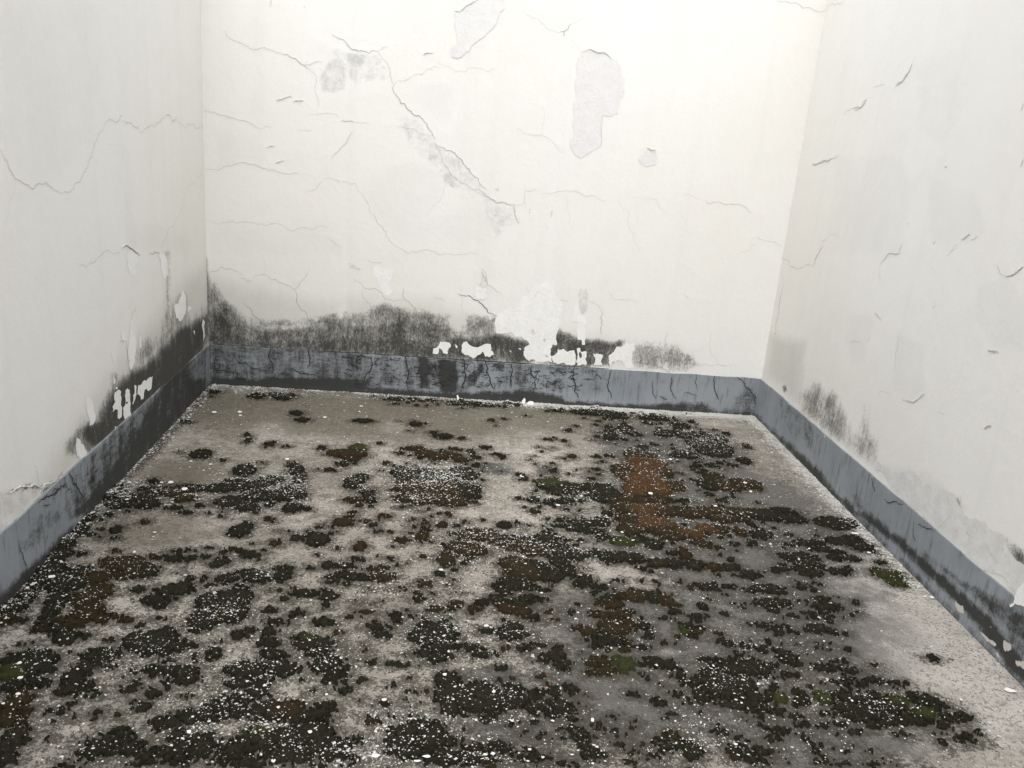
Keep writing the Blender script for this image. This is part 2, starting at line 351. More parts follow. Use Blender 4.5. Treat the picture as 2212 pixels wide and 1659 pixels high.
SK = {
 'back': [
  ('mould', '4', 14, .95, '1355,780 1500,785 1800,775 2400,790 2400,950 1355,850'), ('mould', '4', 26, .52, '1340,540 2400,570 2400,900 1340,860'),
  ('mould', '4', 10, .60, '1700,570 2212,590 2212,680 2030,640 1900,650 1700,640'),
  ('mould', '5', 10, .98, '-150,825 200,850 400,860 600,880 800,890 1000,880 1200,870 1300,880 1420,915 1460,940 1800,960 2230,960 2230,1060 -20,920'),
  ('mould', '5', 20, .50, '-60,600 480,640 800,660 800,880 300,860 -60,860'), ('mould', '5', 16, .25, '800,650 1700,700 1700,900 800,880'),
  ('mould', '5', 9, .92, '490,640 560,640 580,860 500,860'), ('mould', '5', 9, .95, '620,670 750,670 760,800 740,890 640,880'),
  ('mould', '5', 8, .75, '880,680 940,680 920,760 870,840 820,860 800,780 880,740'), ('mould', '5', 8, .8, '980,690 1060,690 1060,760 1000,750'),
  ('mould', '5', 14, .42, '1000,690 1260,700 1240,860 1000,860'), ('mould', '5', 12, .50, '1240,700 1680,720 1660,790 1560,760 1380,760 1240,740'),
  ('mould', '5', 10, .38, '1240,780 1440,800 1440,880 1280,860'),
  ('mould', '6', 12, .78, '-20,950 120,950 200,990 500,1010 500,1040 -20,1030'), ('mould', '6', 12, .40, '400,850 500,860 500,1030 300,1000'),
  ('mould', '4', 6, .7, '1350,560 1368,570 1368,860 1350,840')],
 'left': [
  ('mould', '4', 30, .60, '1345,560 1240,640 1100,780 900,960 700,1140 600,1300 500,1480 400,1659 640,1659 1345,900'),
  ('mould', '4', 16, .85, '1345,780 1250,780 1230,640 1150,700 1090,760 900,1060 840,1120 800,1200 780,1260 600,1500 440,1700 600,1700 1345,880'),
  ('mould', '4', 12, .50, '1345,560 1240,680 1240,800 1345,860'), ('mould', '4', 12, .55, '640,1230 860,1060 860,1130 700,1400 620,1400 580,1300'),
  ('mould', '7', 14, .98, '640,-20 520,60 400,150 300,260 200,340 60,480 -20,560 -20,680 640,60'),
  ('mould', '7', 14, .45, '250,0 420,0 330,120 200,250 100,260'),
  ('mould', '4', 5, .6, '380,1500 420,1460 440,1500 330,1560')],
 'right': [
  ('mould', '6', 12, .92, '480,1030 560,1110 700,1220 900,1400 1000,1540 1080,1700 980,1659 740,1330'),
  ('mould', '6', 9, .80, '1020,1580 1060,1560 1110,1620 1120,1680 1060,1659'), ('mould', '6', 10, .50, '1080,1540 1140,1540 1180,1660 1110,1620'),
  ('mould', '9', 14, .96, '1060,0 1160,40 1230,100 1400,220 1560,380 1740,560 1900,730 2100,1000 2240,1140 2240,1000 2000,690 1560,300 1300,80 1200,0'),
  ('mould', '9', 14, .62, '1500,240 1700,400 1950,620 2250,900 2250,700 2150,610 1800,430 1560,260'),
  ('mould', '6', 10, .36, '600,900 800,1040 900,1180 860,1300 680,1120'), ('mould', '9', 12, .42, '2000,560 2240,640 2240,1100 2080,900'),
  ('bare', '9', 3, .9, '1755,575 1820,610 1825,670 1780,640'), ('bare', '9', 3, .9, '1915,760 2030,850 2045,885 1970,840'),
  ('bare', '9', 4, .78, '2070,820 2130,850 2140,900 2080,910'), ('bare', '9', 4, .78, '2150,960 2230,960 2230,1030 2160,1000'),
  ('bare', '9', 3, .72, '1990,730 2012,735 2010,760 1990,755'), ('bare', '6', 1.5, 1.0, '913,1160 925,1158 928,1175 916,1178'),
  ('bare', '9', 5, .7, '2030,880 2060,940 2130,1060 2100,1040 2030,930')]}

def fields(P, marks, names):
    px, py = proj(P); out = {n: np.zeros(len(P)) for n in names}
    for a, k, soft, st, s in marks:
        Q = poly(k, s); lo, hi = Q.min(0)-soft*2, Q.max(0)+soft*2
        i = np.where((px > lo[0]) & (px < hi[0]) & (py > lo[1]) & (py < hi[1]))[0]
        if len(i) == 0: continue
        d = sdf(Q, px[i], py[i]); v = st*sst(-soft, soft, d)
        out[a][i] = np.maximum(out[a][i], v)
    return out
def out_of_frame(P):
    px, py = proj(P); d = np.maximum(np.maximum(-px, px-2212), py-1659); return sst(-10, 120, d)

def grid(nu, nv):
    i = np.arange(nu*nv).reshape(nv, nu)
    return np.stack([i[:-1, :-1], i[:-1, 1:], i[1:, 1:], i[1:, :-1]], -1).reshape(-1, 4)
TH = .22; TOP = 2.45; YN = -5.2
def wall(plane, label):
    u0, u1 = (0.0, W) if plane == 'back' else (YN, 0.0)
    loc = {'back': (W/2, 0, 0), 'left': (0, YN/2, 0), 'right': (W, YN/2, 0)}[plane]
    root = bpy.data.objects.new('plaster_wall', None); C.objects.link(root); root.location = loc
    tag(root, label, 'wall', 'the three white walls of the yard', 'thing')
    pitch = .013; nu = int((u1-u0)/pitch)+1; nv = int(TOP/pitch)+1
    U, Z = np.meshgrid(np.linspace(u0, u1, nu), np.linspace(0, TOP, nv)); U, Z = U.ravel(), Z.ravel()
    off = (fbm(U*1.3+5, Z*1.3, 3, 3)-.5)*.006*np.minimum(1, (u1-U)/.3+0)*1.0
    if plane == 'back': off = (fbm(U*1.3+5, Z*1.3, 3, 3)-.5)*.006
    V = to3(np.stack([U, Z], -1), plane, 0.0); V = to3(np.stack([U, Z], -1), plane, 0) + (to3(np.stack([U, Z], -1), plane, 1)-V)*off[:, None]*0.5
    at = fields(V, MARK[plane], ('mould', 'stain', 'thin', 'damp'))
    o = out_of_frame(V); at['mould'] = np.maximum(at['mould'], o*np.clip(.75-(Z-BH)/.35, 0, .75)*fbm(U*3, Z*.3, 5)*1.3)
    Fc = grid(nu, nv)
    # masonry body behind the skin: back, top and the end caps
    c = to3(np.array([[u0, 0], [u1, 0], [u1, TOP], [u0, TOP]]), plane, -TH)
    n0 = len(V); V = np.vstack([V, c]); g = lambda i, j: j*nu+i
    ext = [(n0, n0+1, n0+2, n0+3), (g(0, nv-1), g(nu-1, nv-1), n0+2, n0+3), (g(0, 0), g(0, nv-1), n0+3, n0), (g(nu-1, 0), g(nu-1, nv-1), n0+2, n0+1)]
    Fc = np.vstack([Fc, np.array(ext)])
    for k in at: at[k] = np.concatenate([at[k], np.zeros(4)])
    # plaster sits relative to root
    mesh_obj('plaster', V, Fc, MW, root, at, False, loc)
    # skirting: painted render band 5 mm proud with a soft top edge
    pt = .008; nu = int((u1-u0)/pt)+1; zs = np.concatenate([np.linspace(0, BH-.003, 27), [BH-.0008, BH, BH]]); nv = len(zs)
    us = np.linspace(u0+(.0 if plane == 'back' else 0), u1, nu); U, Z = np.meshgrid(us, zs)
    of = np.full(U.shape, .006) + (fbm(U*6, Z*6, 9, 3)-.5)*.002; of[-2] -= .0012; of[-1] = -.004; of[0:2] += .001
    Z = Z + (fbm(U*9, U*0, 4, 4)-.5)*.009*(Z > BH-.02)
    U, Z, of = U.ravel(), Z.ravel(), of.ravel()
    A = to3(np.stack([U, Z], -1), plane, 0.0); B = to3(np.stack([U, Z], -1), plane, 1.0); V = A+(B-A)*of[:, None]
    at = fields(V, SK[plane], ('mould', 'bare'))
    at['mould'] = np.maximum(at['mould'], .55*sst(.05, 0, Z)); o = out_of_frame(V)
    at['mould'] = np.maximum(at['mould'], o*np.clip(.95-Z/.12, 0, .95))
    mesh_obj('skirting', V, grid(nu, nv), MS, root, at, True, loc)
    return root, loc
WALLS = {'left': wall('left', 'long white plastered wall on the left with black mould climbing from its grey skirting'),
         'back': wall('back', 'far white wall facing the camera, cracked, with white peeled patches above a mouldy skirting'),
         'right': wall('right', 'long white wall on the right with pale grey damp stains above a clean blue-grey skirting')}

# ---------------------------------------------------------------- cracks
def fract(P, amp, it=3, closed=False):
    P = [np.array(p, float) for p in P]
    for k in range(it):
        Q = []; n = len(P); m = n if closed else n-1
        for i in range(m):
            a, b = P[i], P[(i+1) % n]; d = b-a; L = np.hypot(*d)
            q = (a+b)/2 + np.array([-d[1], d[0]])*random.uniform(-amp, amp) if L > .004 else None
            Q.append(a)
            if q is not None: Q.append(q)
        if not closed: Q.append(P[-1])
        P = Q
    return np.array(P)
def ribbon(P2, plane, w, off):
    n = len(P2); d = np.gradient(P2, axis=0); L = np.hypot(d[:, 0], d[:, 1])+1e-9; nr = np.stack([-d[:, 1], d[:, 0]], -1)/L[:, None]
    t = np.linspace(0, 1, n); ww = w*(.35+.65*np.sin(np.pi*np.clip(t, .02, .98))**.5)*(.6+.8*rng.random(n))/2
    a = to3(P2+nr*ww[:, None], plane, off); b = to3(P2-nr*ww[:, None], plane, off)
    V = np.vstack([a, b]); Fc = np.array([(i, i+1, n+i+1, n+i) for i in range(n-1)])
    return V, Fc
def crack(plane, k, s, w=1.0, mat=None, off=.0022, z=None, name='crack'):
    root, loc = WALLS[plane]
    P = to2(np.array([hit(*q, plane) for q in poly(k, s)]), plane)
    P = fract(P, .16, 4)
    V, Fc = ribbon(P, plane, (w if mat else min(w, 2.0)*.85)*.0019, off)
    o = mesh_obj(name, V, Fc, mat or (M_dark if w > 2.5 else M_mid if w > 1.45 else M_crack), root, None, False, loc); return o
BC = """1|1.1|1455,200 1480,240 1530,265 1590,295 1670,318 1700,308 1765,325 1830,350
1|1.8|1830,350 1895,375 1930,395 1975,422 2000,450
1|1.3|1975,422 2030,408 2090,400
1|1.1|1320,722 1350,722 1420,745 1490,768 1555,782 1620,800 1690,832 1705,838
1|.7|1705,838 1715,820 1765,830
1|1.1|1328,1100 1370,1097 1415,1102 1450,1080 1510,1068 1545,1060 1620,1063 1690,1085 1740,1107 1820,1120 1850,1128 1945,1128
1|.9|1340,1425 1380,1440 1440,1443 1510,1432 1580,1438 1640,1442 1700,1452 1760,1448 1800,1445 1830,1462 1865,1488 1905,1497 1960,1470 2020,1487 2085,1465 2130,1480
1|.8|2118,1545 2160,1565 2212,1600
1|.8|2000,745 2060,738 2120,733 2180,742 2200,765
1|.8|1930,842 1970,845 2030,840
1|1.2|2145,1035 2180,990 2212,955 2250,905 2284,852
1|.8|2120,1150 2170,1165 2212,1185
1|.6|2120,1150 2060,1205 1980,1240
1|.7|2060,690 2060,650 2040,600 2040,480 1990,435
2|1.7|-60,225 0,255 40,290 85,322 120,332 180,345 240,330
2|.7|240,330 300,305
2|1.0|240,330 290,400 315,450 320,500 345,545
2|1.9|345,545 332,575 360,620 382,668 410,672 435,710 500,748 530,775 570,840 600,890 612,900
2|1.8|600,920 620,950 680,975 740,995 770,1025 830,1095 890,1160 940,1225
2|1.2|600,940 650,1010 690,1090 740,1150 790,1190 850,1225 910,1240
2|1.9|910,1240 960,1280 1010,1315 1040,1308 1080,1325 1120,1325
2|1.6|1120,1325 1125,1370 1160,1445
2|.8|1120,1325 1185,1315 1190,1235 1240,1230 1280,1232
2|.8|1290,1255 1360,1258 1430,1240 1530,1245 1640,1268 1690,1300 1725,1295
2|.8|345,545 420,520 500,480 560,450 590,432 640,440
2|.6|620,400 700,430 740,470 790,465 830,440 960,458 1020,445
2|.7|1160,75 1240,115 1300,150 1380,200 1420,207 1445,205
2|1.6|1420,207 1445,205 1470,190 1485,155
2|1.5|1442,205 1445,235
2|.5|1485,155 1540,130 1600,105
2|.5|1480,240 1550,335
2|.7|1130,840 1190,865 1260,878 1300,873 1340,895 1400,950 1460,1000
2|.4|1300,873 1305,700
2|.8|1690,740 1685,850 1690,900 1680,960
2|1.5|0,785 40,788 80,790
2|.6|80,790 190,800
2|.9|360,815 420,835 480,840 540,870 590,900
2|1.0|95,1185 100,1220 150,1285 180,1330 190,1385 230,1440 290,1500 310,1550 360,1600 430,1640 530,1620 610,1630 700,1642 790,1648 880,1642
2|.9|0,1180 50,1188 95,1185
2|.5|665,1200 660,1270 610,1320 550,1400
2|.4|1465,1250 1475,1380 1500,1500
2|.5|1780,1300 1820,1350 1865,1385 1870,1480 1900,1580 1940,1640
2|.5|1960,1275 2040,1290 2070,1350 2110,1395
3|1.2|150,1300 165,1318 200,1308 270,1325 350,1322 410,1345 445,1380
3|.5|0,1265 70,1270 150,1300
3|1.2|600,8 700,22 780,55 850,65 925,65
3|.9|440,1545 520,1552 600,1570 645,1600
3|.5|350,1640 430,1625 500,1570
4|1.1|1350,115 1390,100 1440,70 1510,85 1570,120
4|1.0|1555,140 1600,160 1640,165
4|1.2|1635,140 1720,122 1790,150 1850,185 1910,215 1945,170 1980,130 2010,100
4|1.5|1910,215 1925,250 1920,290 1960,350 2000,410
4|.5|1720,122 1725,60 1700,15
4|1.7|1580,305 1630,350 1650,390 1700,435 1720,440 1800,420
5|1.0|170,25 220,42 270,45
5|1.2|80,148 110,165 145,202 210,208 260,235 290,280 340,292 400,283
5|1.1|135,215 135,250 180,310 205,345 210,410
5|1.5|400,210 400,250 420,290 480,335 490,365 540,380 580,395
5|1.0|600,265 650,280 675,298
5|2.6|755,245 830,258 885,290 920,320 950,365 985,378 1010,388
5|1.2|905,80 935,110 950,190 990,210 1040,245
5|.6|785,195 780,400
5|.6|1195,185 1215,265
5|.9|1415,285 1470,295
5|1.0|1600,290 1660,315 1690,360
5|1.5|1690,360 1680,400 1688,450 1682,510
5|.7|1735,240 1760,270 1850,285 1920,305
5|1.6|1900,685 1980,700 2060,720 2110,745 2160,765
5|1.3|2112,495 2112,600 2130,630 2200,655
6|.9|0,683 60,700 95,720
6|.9|95,712 200,708 350,718
6|.6|170,490 175,600 200,650 235,700
6|.6|0,240 60,310"""
LC = """1|1.1|0,965 40,1040 60,1100 95,1160 150,1190 215,1222 245,1188 295,1178 330,1215 360,1235 385,1255
1|.9|385,1255 420,1240 470,1225 510,1180 550,1110 575,1040 600,970 620,910 640,860 670,820 685,790
1|1.1|685,790 740,793 775,765 780,745 795,750
1|1.3|795,780 810,805 850,800 875,825 900,815
1|1.0|895,830 915,860 960,822 1000,820 1030,790 1050,765 1075,740
1|1.5|1075,740 1140,758
1|.9|1140,758 1165,800 1240,805 1290,825 1320,838
1|.3|95,1160 60,1300 30,1450
1|.6|1320,1145 1230,1200 1200,1270 1180,1350 1155,1400
1|.8|1155,1400 1120,1460 1085,1500 1060,1560 1040,1650
1|.9|500,1700 525,1721 580,1705 620,1684 650,1655 700,1622 790,1608
1|1.9|790,1608 820,1585 850,1610 870,1630 905,1655
1|1.6|965,1640 1035,1650
4|1.0|880,320 860,370 850,410
4|.8|840,300 850,400
4|1.5|820,570 825,640 835,740
4|1.4|770,568 820,573
4|1.9|30,1540 90,1515 130,1495 180,1500 210,1485 240,1495 290,1480 340,1465 380,1450
4|.8|215,1360 240,1400 245,1480
4|.6|410,1180 420,1300 420,1400"""
RC = """3|2.0|1380,563 1430,525 1465,470 1492,410
3|1.0|1230,575 1270,555 1310,545
3|1.0|1040,740 1100,705
3|2.3|1100,705 1160,695 1195,640
3|2.4|840,1060 870,1062 920,1040 970,1025
3|1.4|970,1025 1010,1005
3|2.0|1700,1090 1715,1078
3|1.6|2195,720 2212,670
3|2.0|2190,1080 2212,1030
3|1.2|1455,1465 1465,1440
3|1.5|1810,1555 1860,1520 1868,1525
3|1.4|1870,1560 1915,1535
3|1.5|1625,1583 1642,1565
3|.8|1780,1590 1710,1659
3|1.1|905,1560 930,1552
3|.6|930,1550 1020,1543
3|2.4|910,1600 870,1659 845,1728
3|1.7|1425,1580 1400,1650 1360,1645 1330,1650 1300,1690 1285,1710
3|1.0|925,65 990,35 1020,30 1050,0
6|1.3|845,70 780,78 715,70 680,20 640,10
6|.7|1285,50 1275,110 1280,200
6|1.3|1245,370 1285,415
6|1.2|1215,515 1200,560
6|2.2|2210,70 2180,95 2150,120 2100,132
6|1.0|2100,132 2060,110 2040,60
6|1.5|2050,628 1980,612
6|1.6|1955,1120 2005,1100
6|.9|1620,340 1645,325
6|.7|1270,890 1350,912
6|1.2|1420,915 1450,940 1500,950 1540,920 1570,895
6|.9|1660,1010 1700,1030
6|.9|1085,555 1160,560
6|.8|1400,520 1380,640 1375,750
6|1.6|590,510 605,505 610,420 625,330 640,250 650,130
9|.8|1640,130 1700,60 1740,30
9|.7|1960,180 2010,280 2050,330"""
for pl, s in (('back', BC), ('left', LC), ('right', RC)):
    for ln in s.split('\n'):
        k, w, q = ln.split('|'); crack(pl, k, q, float(w))
SC = {'back': """5|2.6|415,640 425,720 430,840
5|2.2|605,680 615,740 635,820
5|2.8|785,660 795,740 800,800 790,860
5|2.8|930,680 950,760 965,820 990,860
5|2.4|1100,695 1095,780 1098,850
5|2.2|1240,700 1230,760 1250,820 1270,865
5|2.2|1510,710 1505,800 1510,870 1540,920
5|2.0|1745,730 1725,800 1730,870 1755,920
5|2.2|200,640 205,700 160,770 150,810
4|2.2|1760,590 1765,760
4|2.2|1380,700 1420,740 1500,745 1560,760
4|1.8|1940,620 1930,690
4|2.2|2000,600 1995,720
4|2.2|1520,640 1560,690 1640,730 1730,740
4|2.2|1870,730 1950,760 2050,770
4|2.0|1540,740 1545,790 1600,800
5|1.4|2020,800 2015,880 2040,920
5|1.6|2140,780 2130,850 2170,920
5|1.8|2060,905 2110,925
6|1.3|85,760 80,860
6|1.8|205,770 205,860 230,930
6|1.8|350,780 400,840 470,910 460,980
6|1.2|0,885 90,900
5|2.0|0,650 60,660 130,640 200,660
5|1.8|830,770 880,740 910,700
5|1.8|1000,610 990,560""",
 'left': """4|2.2|430,1410 460,1480 500,1530 525,1560
4|1.8|230,1600 300,1560 350,1520 400,1490
7|1.6|110,180 120,260 150,340 155,400
7|1.3|290,150 280,200
4|1.5|565,1440 600,1470
4|1.8|690,1260 700,1330 690,1400""",
 'right': """6|1.6|1240,1440 1260,1530
6|1.4|1320,1580 1360,1600 1440,1610
9|1.2|1510,60 1530,200
9|1.3|1540,80 1600,110 1640,130
9|1.3|2000,600 2060,720
6|1.0|690,1100 720,1160"""}
for pl, s in SC.items():
    for ln in s.split('\n'):
        k, w, q = ln.split('|'); crack(pl, k, q, float(w)*1.25, M_dark, .0095)
for a_, b_, w_ in ((.01, .55, 1.6), (.55, 1.25, 2.4), (1.22, 1.78, 3.0), (1.76, 2.2, 2.0)):
    P_ = fract(np.array([[t, BH+.0035+.0015*math.sin(t*40)] for t in np.linspace(a_, b_, 12)]), .04, 2)
    V_, F_ = ribbon(P_, 'back', w_*.0018, .0070); mesh_obj('crack', V_, F_, M_dark, WALLS['back'][0], None, False, WALLS['back'][1])
# craquelure of short hairline breaks in the skirting paint: one mesh per wall (a network nobody could count)
def network(plane, k, pts, n, w):
    root, loc = WALLS[plane]; VV, FF = [], []; base = 0; Q = poly(k, pts)
    lo, hi = Q.min(0), Q.max(0); c = 0
    while c < n:
        x, y = random.uniform(lo[0], hi[0]), random.uniform(lo[1], hi[1])
        if sdf(Q, np.array([x]), np.array([y]))[0] < 0: continue
        p = to2(hit(x, y, plane), plane); L = random.uniform(.015, .05); a = random.choice([0, 0, .2, -.15, 1.5])+random.uniform(-.25, .25)
        P = [p]; 
        for j in range(3): P.append(P[-1]+np.array([math.cos(a), math.sin(a)])*L/3); a += random.uniform(-.7, .7)
        P = fract(P, .2, 2); P = P[(P[:, 1] < BH-.004) & (P[:, 1] > .01)]
        c += 1
        if len(P) < 3: continue
        V, Fc = ribbon(P, plane, w*random.uniform(.6, 1.3), .0092); VV.append(V); FF.append(Fc+base); base += len(V)
    o = mesh_obj('craquelure', np.vstack(VV), np.vstack(FF), M_dark, root, None, False, loc); tag(o, kind='stuff')
network('back', '5', '0,640 700,660 1300,700 1660,720 1640,800 1450,900 1280,860 0,850', 300, .0032)
network('left', '4', '640,1240 860,1080 760,1300 640,1440 200,1659 200,1600', 50, .0028)

# ---------------------------------------------------------------- peeled patches (parts of their wall)
def patch(plane, k, s, mat, name='bare_patch', off=.0016, lip=None, amp=.16, label=None, holes=()):
    root, loc = WALLS[plane]
    P = to2(np.array([hit(*q, plane) for q in poly(k, s)]), plane)
    P = fract(P, amp, 3, True)
    import mathutils
    loops = [[Vector((p[0], p[1], 0)) for p in P]]
    for hk in holes:
        cx, cy, rx, ry = hk; hh = [hit(*fr(k, cx+rx*math.cos(t)*random.uniform(.6, 1.2), cy+ry*math.sin(t)*random.uniform(.6, 1.2)), plane) for t in np.linspace(0, 6.28, 10)[:-1]]
        loops.append([Vector((q[0], q[1], 0)) for q in fract(to2(np.array(hh), plane), .2, 1, True)])
    T = mathutils.geometry.tessellate_polygon(loops); A = np.array([[v.x, v.y] for L in loops for v in L])
    o = mesh_obj(name, to3(A, plane, off), np.array(T), mat, root, None, False, loc)
    if label: o['label'] = label
    if lip:
        lipstrip(plane, k, lip)
def lipstrip(plane, k, s, out=.0045, hgt=.010):
    root, loc = WALLS[plane]
    P = fract(to2(np.array([hit(*q, plane) for q in poly(k, s)]), plane), .14, 3); n = len(P)
    t = np.linspace(0, 1, n); e = np.sin(np.pi*np.clip(t, .0, 1))**.5*(.6+.6*rng.random(n))
    up_ = np.array([0, 1.]); A = to3(P+up_*hgt*e[:, None], plane, .0012); B = to3(P, plane, 0); N_ = to3(P, plane, 1)-B
    Bo = B+N_*(.0015+out*e)[:, None]; Bi = B+N_*(.0008+(out-.0012)*e)[:, None]-np.array([0, 0, .001])
    V = np.vstack([A, Bo, Bi]); Fc = [(i, i+1, n+i+1, n+i) for i in range(n-1)]+[(n+i, n+i+1, 2*n+i+1, 2*n+i) for i in range(n-1)]
    mesh_obj('curled_paint_edge', V, np.array(Fc), M_lip, root, None, False, loc)
patch('back', '2', '735,75 780,65 800,45 850,15 930,-30 1060,-30 1060,50 1010,120 1000,160 960,200 930,240 890,260 850,290 830,330 780,370 710,370 705,330 720,300 755,285 745,210 740,130', M_grey, 'primer_patch', lip='735,75 780,65 800,45 850,15 900,-5')
patch('back', '2', '1550,335 1615,320 1640,332 1700,340 1740,370 1760,392 1790,370 1805,420 1835,500 1835,600 1800,690 1790,740 1695,745 1685,850 1680,940 1640,970 1600,1000 1550,1030 1510,1000 1478,920 1510,870 1495,820 1510,740 1525,640 1530,500 1530,380 1550,360', M_grey, 'primer_patch', lip='1550,335 1615,320 1640,332 1700,340 1740,370 1760,392')
patch('back', '2', '1985,955 2040,975 2045,1060 1990,1080 1920,1030', M_grey, 'primer_patch', lip='1980,955 2000,970 2040,975')
patch('back', '5', '225,60 340,90 300,170 330,230 310,258 270,250 240,170 200,110', M_white)
patch('back', '5', '905,80 945,150 935,205 885,190', M_rough, 'primer_patch', lip='905,85 945,150')
patch('back', '5', '875,200 940,205 942,270 915,288 880,275 870,240', M_white, off=.002)
patch('back', '5', '1260,180 1380,185 1385,250 1420,290 1432,350 1425,430 1410,470 1395,580 1370,570 1355,640 1370,690 1340,680 1300,690 1250,670 1215,680 1185,650 1190,590 1220,570 1195,545 1170,525 1130,525 1100,495 1050,500 1000,495 1010,390 1060,345 1105,300 1105,345 1150,320 1145,280 1215,240 1240,210', M_white,
      label='largest white bare patch, from the skirting up past the mould', holes=((1240, 495, 22, 18), (1317, 545, 10, 15), (1330, 650, 12, 10)))
patch('back', '5', '595,600 630,580 640,555 700,560 710,580 695,600 690,635 660,630 650,605 630,595 625,635 595,635', M_white)
patch('back', '5', '738,570 755,588 745,597', M_white)
patch('back', '5', '790,560 815,555 870,590 890,590 970,570 970,610 988,635 960,655 930,650 915,620 890,640 850,662 780,625', M_white, label='white bow-shaped bare patch')
patch('back', '5', '1385,640 1400,605 1440,600 1460,620 1510,610 1512,705 1470,705 1440,690 1400,700 1375,690 1360,650', M_white)
patch('back', '5', '1525,600 1545,595 1550,620 1590,620 1585,710 1530,710 1520,680', M_white, holes=((1548, 640, 12, 18),))
patch('back', '5', '1630,630 1695,640 1695,710 1635,708', M_white)
patch('back', '5', '1780,590 1850,565 1900,565 1885,640 1890,725 1840,725 1820,680 1760,685 1750,715 1740,705 1735,680 1730,650 1770,610', M_white, label='white boot-shaped bare patch')
patch('back', '5', '1500,310 1540,310 1545,380 1580,380 1580,480 1578,575 1560,575 1555,540 1530,540 1535,430 1500,425', M_white)
patch('back', '5', '1550,205 1590,215 1603,250 1595,330 1560,380 1545,330 1535,250', M_rough, 'primer_patch', off=.002)
patch('back', '5', '1145,598 1165,600 1160,610', M_white); patch('back', '5', '1090,610 1102,615 1098,632', M_white)
patch('left', '4', '820,-10 900,-10 890,40 895,80 870,130 850,130 835,90 825,50', M_white)
patch('left', '4', '1020,-10 1060,-10 1085,60 1085,120 1065,150 1050,110 1040,50', M_white)
patch('left', '4', '1185,220 1200,260 1205,330 1195,380 1165,425 1140,400 1130,360 1125,320 1145,310 1165,270', M_white)
patch('left', '4', '1215,320 1235,325 1240,350 1215,360', M_white)
patch('left', '4', '850,410 865,460 880,520 878,620 870,690 850,740 835,720 825,640 830,560 840,490', M_white)
patch('left', '4', '790,470 810,490 818,540 800,570 785,520', M_white)
patch('left', '4', '725,615 742,620 745,680 735,690 720,660', M_white)
patch('left', '4', '900,500 910,520 915,580 905,600', M_white)
patch('left', '4', '565,905 590,930 605,970 618,1040 615,1070 595,1095 580,1100 570,1040 558,980 555,940', M_white)
patch('left', 'a', '1000,540 1050,530 1055,600 1050,650 1060,690 1055,760 1035,775 1020,760 1025,690 980,715 965,720 985,690 975,670 1000,620 990,570', M_white)
patch('left', 'a', '1090,515 1125,520 1130,600 1135,640 1130,700 1140,740 1100,765 1085,780 1070,740 1070,690 1065,670 1090,640 1085,580', M_white, holes=((1102, 632, 10, 12),))
patch('left', 'a', '1165,480 1185,485 1185,560 1175,600 1160,640 1150,640 1160,590 1155,570 1170,540', M_white)
patch('left', 'a', '1200,480 1250,440 1300,410 1325,400 1320,460 1310,520 1290,530 1275,510 1255,530 1245,600 1225,610 1215,570 1195,560 1195,520', M_white)
patch('left', 'a', '665,930 690,950 700,990 740,1040 755,1080 710,1120 680,1100 660,1050 655,1000', M_white)
patch('left', 'a', '980,390 1005,430 1000,465 985,460', M_white)
patch('left', 'a', '1005,493 1022,495 1020,512 1003,510', M_white); patch('left', 'a', '995,838 1012,850 1000,866', M_white)
patch('left', '4', '1312,410 1326,425 1320,465 1326,520 1312,580 1316,500 1306,450', M_white); patch('left', '4', '1252,485 1260,485 1260,515', M_white)
patch('left', 'a', '-60,1380 40,1430 60,1430 120,1400 160,1380 220,1390 260,1358 350,1372 420,1350 500,1332 520,1290 570,1250 470,1350 250,1545 120,1655 -60,1800', M_rough, off=.0014, label='rough dirty strip where the paint has come off above the skirting')
for k, s in (('1', '1790,650 1830,642 1895,625'), ('1', '1895,660 1940,652 1970,655'), ('1', '1785,1055 1845,1042'), ('1', '1730,955 1780,948'),
             ('2', '530,360 550,345 595,340'), ('2', '735,70 760,72'), ('2', '1985,955 2005,972 2040,975')):
    lipstrip('back', k, s, .003, .008)
for k, s in (('3', '1100,705 1160,695 1195,640'), ('3', '840,1060 870,1062 920,1040 970,1025'), ('3', '1390,560 1430,525 1465,470 1488,420'), ('6', '2210,70 2180,95 2150,120 2100,132'),
             ('3', '1810,1555 1860,1520'), ('6', '2050,628 1980,612'), ('6', '1955,1120 2005,1100'), ('6', '1450,940 1500,950 1540,920 1570,895'), ('6', '1245,370 1285,415')):
    lipstrip('right', k, s, .0018, .005)
lipstrip('left', '1', '790,1608 820,1585 850,1610 870,1630 905,1655', .005, .006)
lipstrip('left', '4', '30,1540 90,1515 130,1495 180,1500 210,1485 240,1495 290,1480 340,1465 380,1450', .005, .006)
M_pale = plaster('pale_stained_plaster', (.66, .65, .63), (.75, .74, .72), .25)
patch('right', '6', '1255,1385 1262,1330 1340,1380 1480,1400 1560,1500 1700,1520 1830,1679 1960,1719 2100,1839 2260,2079 2330,2330 2152,2181 1985,2045 1535,1650', M_pale, 'primer_patch', label='long ragged strip of stained plaster above the skirting')
patch('right', '9', '2170,545 2300,440 2300,640 2212,605 2140,618 2140,600 2165,590', M_white, off=.0105)

